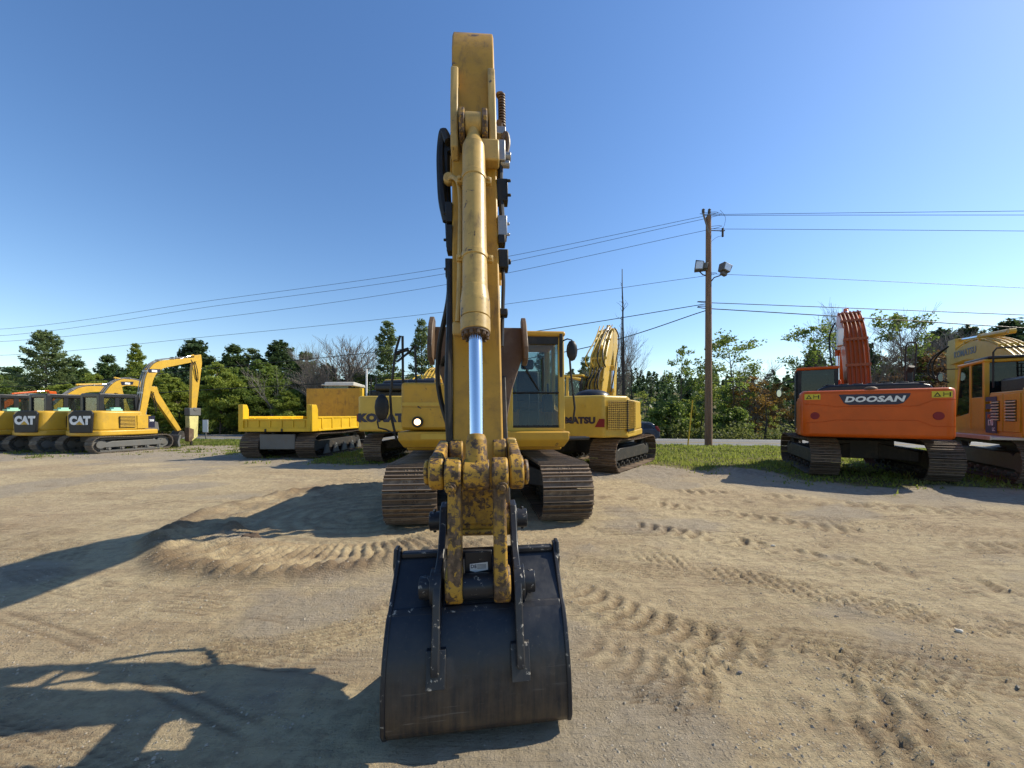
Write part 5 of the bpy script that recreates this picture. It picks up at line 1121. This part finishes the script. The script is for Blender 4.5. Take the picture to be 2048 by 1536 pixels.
# ---- compact excavators at the left
cy = M['cyel']
def compact(c, th, label, boom, stick, hammer=False, group='compact excavators parked at far left', logo=True, m=None, seed=0, blade=True):
    m = m or cy; r_ = place('compact_excavator', c, th, label, group=group)
    undercarriage(r_, 2.95, 2.2, .45, .31, .15, M['ugrey'], M['shoe_grey'] if logo else M['shoe_dark'])
    prof = [(-.98, .7), (-1.02, .2), (-1.02, -.75), (-.93, -1.15), (-.6, -1.42), (-.2, -1.5), (.2, -1.5), (.6, -1.42), (.93, -1.15), (1.02, -.75), (1.02, .35), (.95, .95), (.7, 1.1), (-.7, 1.0)]
    b = MB(); b.prism(prof, .72, .95, 'z'); b.build('lower_body', m, r_, bevel=.05, seg=3)
    b = MB(); b.prism([(x*.985, y*.985) for x, y in prof if y < .9 and not (x < 0 and y > -.4)]+[(.05, .8), (-.02, -.4), (-.97, -.45)][:3], .93, 1.78, 'z', .97); b.build('hood', m, r_, bevel=.09, seg=4)
    b = MB(); b.box(1.012, 1.03, -.55, .02, 1.05, 1.55); gr = b.build('side_grille', M['black'], r_)
    slats(gr, 1.03, -.53, .0, 1.06, 1.54, 8, m, 1)
    b = MB(); b.box(1.005, 1.02, .1, .62, 1.0, 1.6); b.build('side_panel', m, r_, bevel=.02)
    if logo:
        b = MB(); b.box(1.016, 1.026, .52, .78, 1.02, 1.56); b.build('model_decal', M['navy'], r_); text('308', .14, M['decalwhite'], r_, (1.028, .65, 1.35), RIGHT, .8, .03, .001)
    # rear panel carrying the logo, canted on the rounded rear corner
        an = R(20); T_ = Matrix.Translation((.42, -1.5, 1.32)) @ Matrix.Rotation(an, 4, 'Z')
        b = MB(); b.prism([(-.4, -.46), (.4, -.46), (.46, .36), (.36, .46), (-.26, .46), (-.46, .26)], -.02, .08, 'y'); o = b.build('logo_panel', M['black'], r_, bevel=.03); o.matrix_basis = T_
        text('CAT', .44, M['decalwhite'], o, (0, -.028, .04), REAR, .82, .075, .004)
        b = MB(); b.add([(-.15, -.036, -.12), (.13, -.036, -.12), (-.01, -.036, .03)], [(0, 1, 2)]); b.build('logo_triangle', cy, o)
    cab(r_, -1.0, .12, -.72, .78, 1.0, 2.55, M['black'], M['black'], M['black'], slant=.1, sill=.62, gm=M['glass'], pw=.085, rt=.19)
    b = MB(); b.box(.3, .62, -.6, -.2, 1.78, 1.86); b.box(.35, .6, -.5, -.25, 1.86, 1.93); b.build('foam_wrap', M['mint'], r_)
    rams = [('boom_cylinder', (.95, .85), (boom[1][0]+.12, boom[1][1]-.3), .05, .03, .6, 0), ('arm_cylinder', (boom[2][0]-.1, boom[2][1]+.32), (stick[0][0], stick[0][1]+.02), .05, .03, .65, 0)]
    boom_set(r_, boom, stick, .26, .2, m, .1, rams, 3, M['steel'])
    i = len(boom)//2+1; 
    if logo:
        b = MB(); yy, zz = boom[2][0]*.55+boom[3][0]*.45, boom[2][1]*.55+boom[3][1]*.45; b.prism([(yy-.25, zz-.09), (yy+.22, zz-.02), (yy+.25, zz+.14), (yy-.3, zz+.09)], .232, .236); b.build('boom_decal', M['navy'], r_); b = MB(); b.box(.236, .239, yy-.12, yy+.1, zz-.03, zz+.07); b.build('boom_decal', M['decalwhite'], r_)
    hose(r_, [(.22, boom[-1][0]-.3, boom[-1][1]-.05), (.27, boom[-1][0]-.15, boom[-1][1]-.35), (.27, boom[-1][0]-.05, boom[-1][1]-.9), (.2, boom[-1][0]+.05, boom[-1][1]-1.2)], .02)
    hose(r_, [(.22, boom[-1][0]-.1, boom[-1][1]-.1), (.3, boom[-1][0]-.02, boom[-1][1]-.6), (.25, boom[-1][0]+.05, boom[-1][1]-1.1)], .02)
    if blade:
        b = MB(); b.prism([(1.75, .05), (1.85, .05), (1.8, .3), (1.88, .62), (1.8, .62), (1.7, .3)], -1.1, 1.1); b.box(-.5, -.38, 1.1, 1.76, .3, .45); b.box(.38, .5, 1.1, 1.76, .3, .45); b.build('dozer_blade', M['ugrey'], r_, bevel=.01)
    b = MB(); b.prism([(.9, .8), (1.5, .85), (1.45, 1.25), (.9, 1.4)], -.02, .22); b.build('boom_bracket', M['ugrey'], r_, bevel=.02)
    if hammer:
        y, z = 3.12, 1.75
        b = MB(); b.box(-.08, .3, y-.28, y+.3, z-.18, z+.22); b.cyl((-.1, y, z+.15), (.32, y, z+.15), .1, n=12); b.build('quick_coupler', M['ugrey'], r_, bevel=.03)
        b = MB(); b.prism([(y-.27, z-.2), (y+.2, z-.2), (y+.16, z-1.3), (y-.1, z-1.5), (y-.22, z-1.5)], -.04, .26); hm = b.build('hydraulic_hammer', paint('pale_yellow_hammer', (.62, .55, .22), .5, .5), r_, bevel=.02)
        b = MB(); b.prism([(y-.3, z-.8), (y-.05, z-.9), (y-.05, z-1.35), (y-.2, z-1.55), (y-.3, z-1.5)], -.02, .28); b.build('hammer_guard', M['brown'], hm, bevel=.01)
        b = MB(); b.cyl((.11, y-.06, z-1.45), (.11, y-.06, .02), .05, n=12); b.build('chisel', M['under'], hm)
    else:
        y, z = stick[-2]; b = MB(); b.prism([(y, z+.05), (y+.2, z), (y+.25, z-.3), (y-.1, z-.5), (y-.5, z-.42), (y-.6, z-.2), (y-.2, z-.28)], -.2, .4); b.build('bucket', M['under'], r_, bevel=.02)
    return r_
compact((-17.75, 17.35), 14, 'compact yellow excavator nearest the road sign carrying a pale hydraulic hammer', [(.75, 1.3, .12), (.93, 2.4, .14), (1.12, 3.45, .17), (1.5, 4.0, .19), (2.2, 4.25, .16), (3.25, 4.55, .1)], [(3.15, 4.75), (3.5, 4.85), (3.55, 4.4), (3.25, 1.8), (3.0, 1.8), (3.05, 3.9)], hammer=True)
compact((-20.45, 17.7), 14, 'middle compact yellow excavator with half its side grille shaded', [(.75, 1.3, .12), (1.2, 2.3, .14), (1.8, 3.15, .17), (2.6, 3.25, .15), (3.4, 2.9, .1)], [(3.2, 3.15), (3.5, 3.15), (3.6, 2.8), (4.75, .75), (4.55, .65), (3.3, 2.6)])
compact((-23.1, 18.0), 14, 'compact yellow excavator cut by the left edge with a low boom', [(.75, 1.3, .12), (1.3, 2.1, .14), (2.1, 2.85, .16), (3.0, 3.0, .15), (3.7, 2.9, .1)], [(3.5, 3.3), (3.85, 3.3), (3.9, 2.9), (4.6, .8), (4.4, .7), (3.6, 2.6)], logo=False)
compact((-27.9, 19.4), 12, 'orange compact excavator glimpsed through the cabs at the left edge', [(.75, 1.3, .15), (1.2, 1.9, .14), (1.9, 2.45, .16), (2.7, 2.6, .14), (3.4, 2.5, .1)], [(3.2, 3.0), (3.5, 3.0), (3.6, 2.7), (4.2, .8), (4.0, .7), (3.3, 2.5)], logo=False, m=OR)
# ---- tracked dump carrier
dy = M['dyel']
dc = place('tracked_carrier', (-8.5, 16.3), 1, 'bright yellow tracked dump carrier with its open bed towards the viewer', 'dump carrier')
undercarriage(dc, 4.6, 2.75, .7, .42, .19, M['under'], M['shoe_dark'])
b = MB(); b.box(-1.3, 1.3, -2.3, 2.3, 1.06, 1.16); b.build('bed_floor', dy, dc, bevel=.01)
b = MB(); b.box(-1.3, 1.3, -2.38, -2.3, 1.02, 1.44); tg_ = b.build('tailgate', dy, dc, bevel=.01)
for i in range(6): x = -1.05+i*.42; b = MB(); b.box(x-.03, x+.03, -2.41, -2.38, 1.16, 1.4); b.build('rib', dy, tg_, bevel=.005)
b = MB(); b.box(-1.32, 1.32, -2.42, -2.36, 1.4, 1.46); b.box(-1.32, 1.32, -2.42, -2.36, 1.0, 1.13); b.build('rail', dy, tg_, bevel=.01)
for x in (-.35, .25): b = MB(); b.box(x-.03, x+.03, -2.44, -2.4, 1.0, 1.1); b.build('latch', M['under'], tg_)
for s in (-1, 1):
    x = s*1.3; b = MB(); b.prism([(-2.42, 1.0), (-2.0, 1.0), (-2.0, 1.8), (-2.1, 1.98), (-2.42, 1.98)], x-.05, x+.05); b.box(x-.14 if s > 0 else x, x if s > 0 else x+.14, -2.43, -2.36, 1.0, 1.98); b.build('corner_post', dy, dc, bevel=.015)
    b = MB(); b.box(x-.035, x+.035, -2.0, 2.0, 1.05, 1.5); sd = b.build('side_board', dy, dc, bevel=.008)
    b = MB(); b.box(x-.06, x+.06, -2.0, 2.0, 1.48, 1.55); b.box(x-.06, x+.06, -2.0, 2.0, 1.0, 1.08); b.build('rail', dy, sd, bevel=.01)
    for i in range(5): y = -1.7+i*.8; b = MB(); b.box(x-.065, x+.065, y-.05, y+.05, 1.08, 1.48); b.build('rib', dy, sd, bevel=.008)
    for i in range(5): y = -1.3+i*.75; b = MB(); b.prism([(y-.25, .12), (y+.25, .12), (y+.04, .48), (y-.04, .48)], x-.03+s*.02, x+.03+s*.02); b.build('roller_bogie', M['ugrey'], dc, bevel=.01)
b = MB(); b.box(-1.32, 1.32, 2.0, 2.1, 1.05, 2.86); b.build('headboard', M['rust_yel'], dc, bevel=.01); b = MB(); b.box(1.27, 1.4, 1.9, 2.12, 1.05, 2.87); b.build('headboard_post', dy, dc, bevel=.01)
b = MB(); b.box(-1.25, 1.25, 2.2, 3.4, 1.0, 2.0); b.build('engine_housing', dy, dc, bevel=.05)
cab(dc, -.75, .65, 2.3, 3.6, 1.3, 3.1, M['beige'], M['rubber'], M['beige'], sill=.6)
b = MB(); b.prism([(2.2, 3.0), (3.7, 3.0), (3.6, 3.14), (2.3, 3.2)], -.6, .85); b.build('cab_roof_cover', M['beige'], dc, bevel=.04)
b = MB(); b.box(-.65, .65, -2.3, -2.2, .35, .9); b.build('rear_cross_plate', M['ugrey'], dc, bevel=.02)

# ------------------------------------------------------------------ car on the road
cx_, cD = 9.55, 31.6
car = empty('car', (cx_, cD, -.6), R(80.4), label='dark grey sport utility car passing on the road behind the machines', cat='car')
cp = paint('car_paint', (.055, .065, .09), .22, .1, dents=0); HW = .9
body = [(-2.28, .45), (-2.3, .75), (-2.25, 1.0), (-2.15, 1.1), (-1.3, 1.12), (1.25, 1.05), (2.1, .92), (2.27, .75), (2.28, .4), (1.85, .28), (-2.0, .3)]
b = MB(); b.prism([(y, z) for y, z in body], -HW, HW); b.build('body', cp, car, bevel=.08, seg=3)
gh = [(-2.1, 1.05), (-1.9, 1.45), (-1.6, 1.62), (.1, 1.62), (.5, 1.52), (1.2, 1.06)]
b = MB(); b.prism(gh, -HW+.1, HW-.1); b.v = [(x*(.86 if z > 1.4 else 1), y, z) for x, y, z in b.v]; b.build('cabin', cp, car, bevel=.05)
for s in (-1, 1):
    for q in ([(-1.85, 1.1), (-1.65, 1.42), (-1.1, 1.5), (-1.05, 1.12)], [(-.98, 1.12), (-1.0, 1.5), (-.1, 1.52), (-.1, 1.12)], [(-.02, 1.12), (-.02, 1.52), (.35, 1.48), (.95, 1.12)]):
        b = MB(); b.prism(q, s*(HW-.115)-.01, s*(HW-.09)+.01); b.v = [(x*(.9 if z > 1.3 else 1.01), y, z) for x, y, z in b.v]; b.build('side_window', M['black'], car)
    for y in (-1.35, 1.35):
        b = MB(); b.cyl((s*(HW-.2), y, .35), (s*(HW+.01), y, .35), .36, n=28); wh = b.build('wheel', M['rubber'], car, bevel=.02)
        b = MB(); b.cyl((s*(HW), y, .35), (s*(HW+.02), y, .35), .23, n=20); b.build('rim', M['steel'], wh)
        for k in range(5):
            a = k*1.2566; b = MB(); b.cyl((s*(HW+.02), y, .35), (s*(HW+.022), y+.2*math.cos(a), .35+.2*math.sin(a)), .03, n=4); b.build('spoke', M['silver'], wh)
        b = MB(); b.prism(arc(y, .38, .43, 0, 180, 12)+[(y-.43, .25), (y+.43, .25)], s*(HW-.25), s*(HW+.004)); b.build('wheel_arch', M['rubber'], car)
    b = MB(); b.prism([(-2.31, .85), (-2.05, .95), (-1.95, 1.3), (-2.1, 1.32), (-2.28, 1.05)], s*(HW-.22), s*(HW-.0)); b.build('tail_lamp', M['red'], car, bevel=.02)
    b = MB(); b.box(s*(HW-.2)-.015, s*(HW-.2)+.015, -1.5, .1, 1.63, 1.66); b.build('roof_rail', M['steel'], car)
b = MB(); b.prism([(-2.12, 1.12), (-1.92, 1.44), (-1.94, 1.46), (-2.15, 1.14)], -.7, .7); b.build('rear_window', M['black'], car)
b = MB(); b.box(-.85, .85, -2.34, -2.2, .38, .6); b.build('rear_bumper', M['rubber'], car, bevel=.03)

# ------------------------------------------------------------------ utility pole, wires, sign, marker
t = NT('pole_wood'); c = t.coord(); f = t.noise(t.scale(c, (9, 9, .35)), 3, 6, .7)
t.l(t.mix(t.ramp(f, .3, .7), (.11, .055, .03), (.3, .185, .11)), t.b.inputs['Base Color']); t.b.inputs['Roughness'].default_value = .85; t.bump(f, .5, .02)
px_, pD = 10.36, 20.3; pz = float(basez(px_, pD))
pole = empty('utility_pole', (px_, pD, pz), 0, label='brown wooden utility pole with two floodlights beside the road', cat='utility pole')
ph = 12.05-pz
b = MB(); b.tube([(0, 0, -.3), (0, 0, ph*.5), (0.0, 0, ph)], .19, 20, .13); b.build('pole_shaft', t.m, pole)
GW = M['steel']
b = MB(); b.tube([(-.02, -.1, ph-.9), (-.28, -.1, ph-.05), (-.3, -.1, ph+.1)], .045, 8); b.box(-.05, .12, -.05, .08, ph-.1, ph+.12); b.build('top_bracket', M['greybark'], pole)
for x, z in ((-.3, ph+.28), (.02, ph+.28)):
    b = MB(); b.cyl((x, -.05, z-.25), (x, -.05, z+.12), .03, n=8)
    for k in range(3): b.cyl((x, -.05, z-.1+k*.08), (x, -.05, z-.06+k*.08), .085, .05, n=12)
    b.build('insulator', M['ugrey'], pole)
b = MB(); b.cyl((.1, 0, ph-.72), (.72, 0, ph-.74), .025, n=6); b.cyl((.75, 0, ph-1.05), (.75, 0, ph-.6), .055, n=8); b.cyl((.62, 0, ph-.75), (.86, 0, ph-.72), .03, n=6); b.build('fuse_cutout', M['under'], pole)
hose(pole, [(.6, -.02, ph+.35), (.88, 0, ph+.0), (.85, 0, ph-.4), (.76, 0, ph-.6)], .008, nm='jumper_wire'); hose(pole, [(.1, 0, ph-1.35), (.4, 0, ph-1.1), (.7, 0, ph-1.0)], .008, nm='jumper_wire')
zl = 1.6+(830-538)*pD/770-pz
def flood(x, z, ang, tw, arm, nm):
    b = MB(); b.tube(arm, .03, 8); b.build('lamp_arm', M['under'], pole)
    b = MB(); b.prism([(-.22, -.28), (.2, -.24), (.2, .2), (-.22, .26)], -.2, .2, 'y'); o = b.build('floodlight', M['ugrey'], pole, bevel=.02); o.matrix_basis = Matrix.Translation((x, -.1, z)) @ Matrix.Rotation(tw, 4, 'Z') @ Matrix.Rotation(ang, 4, 'Y')
    b = MB(); b.box(-.17, .16, -.215, -.2, -.2, .17); b.build('lamp_glass', M['lens'], o)
    b = MB(); b.box(.2, .38, -.1, .1, -.15, .15); b.build('ballast_box', M['ugrey'], o, bevel=.02)
flood(-.52, zl+.12, R(8), R(-25), [(-.1, 0, zl-.35), (-.3, 0, zl-.3), (-.5, -.05, zl-.15)], 0)
flood(.82, zl-.02, R(108), R(15), [(.1, 0, zl-.7), (.3, 0, zl-.45), (.6, 0, zl-.35), (.8, -.05, zl-.2)], 0)
b = MB(); b.box(-.3, -.12, -.12, .1, zl-.1, zl+.3); b.build('lamp_ballast', M['ugrey'], pole, bevel=.02)
b = MB(); b.cyl((0, 0, zl-3.2), (-.35, 1.2, zl-6), .008, n=4)
def wire(pts, r, lab, off=0.):
    P3 = []
    for X_, Y_ in pts:
        u_ = (X_-1024)/770; D = (22.06+off)/(1+.17*u_); P3.append(at(X_, Y_, D))
    # carry on past the frame towards the next poles
    d0 = (P3[0]-P3[1]).normalized(); d1 = (P3[-1]-P3[-2]).normalized()
    P3 = [P3[0]+Vector((d0.x*28, d0.y*28, 1.2))]+P3+[P3[-1]+Vector((d1.x*25, d1.y*25, .6))]
    b = MB(); b.tube(spline([tuple(p) for p in P3], 8), r, 5); tag(b.build('power_line', M['under'], None), lab, 'wire', 'overhead wires strung along the road')
wire([(-40, 661), (430, 600), (905, 533), (1405, 433), (1430, 429), (2048, 422), (2200, 421)], .011, 'uppermost overhead wire of the two at the pole top')
wire([(-40, 674), (430, 612), (905, 545), (1412, 437), (1435, 431), (2048, 430), (2200, 430)], .011, 'second overhead wire close under the uppermost one at the pole top')
wire([(-40, 685), (430, 636), (905, 567), (1410, 461), (1445, 458), (2048, 462), (2200, 464)], .011, 'overhead wire meeting the pole just below its top at the fuse')
wire([(-40, 712), (430, 672), (905, 622), (1395, 554), (1455, 549), (2048, 576), (2200, 584)], .011, 'single overhead wire level with the floodlights')
wire([(-40, 775), (440, 735), (860, 692), (1140, 652), (1410, 608), (1430, 606), (2048, 630), (2200, 637)], .02, 'upper of the two thick cables halfway up the pole')
wire([(-40, 800), (440, 778), (760, 757), (1150, 700), (1412, 621), (1430, 618), (2048, 656), (2200, 668)], .024, 'lower and thickest of the two cables halfway up the pole')
wire([(1000, 748), (1260, 752), (1600, 752), (2200, 748)], .02, 'upper thin dark cable crossing in front of the far woods', 20)
wire([(1000, 760), (1260, 762), (1600, 763), (2200, 760)], .02, 'lower thin dark cable crossing in front of the far woods', 20)
D_ = 19.5; p = at(1375, 893, D_); q = at(1387, 800, D_); g0 = gz(p.x, D_)
b = MB(); b.cyl((p.x, D_, g0-.1), (q.x, D_+.1, q.z), .035, .03, n=10); tag(b.build('marker_stake', M['dyel'], None), 'thin leaning yellow marker stake in the grass left of the utility pole', 'stake')
D_ = 26.0; p = at(411, 852, D_); g0 = float(basez(p.x, D_))
sg = empty('road_sign', (p.x, D_, g0), R(-12), label='blank white rectangular road sign on a thin post beyond the compact excavators', cat='sign')
zz = p.z-g0; b = MB(); b.box(-.22, .22, -.02, 0, zz-.42, zz+.42); b.build('sign_board', M['decalwhite'], sg, bevel=.003); b = MB(); b.box(-.03, .03, 0, .04, -.2, zz+.4); b.build('sign_post', M['ugrey'], sg)
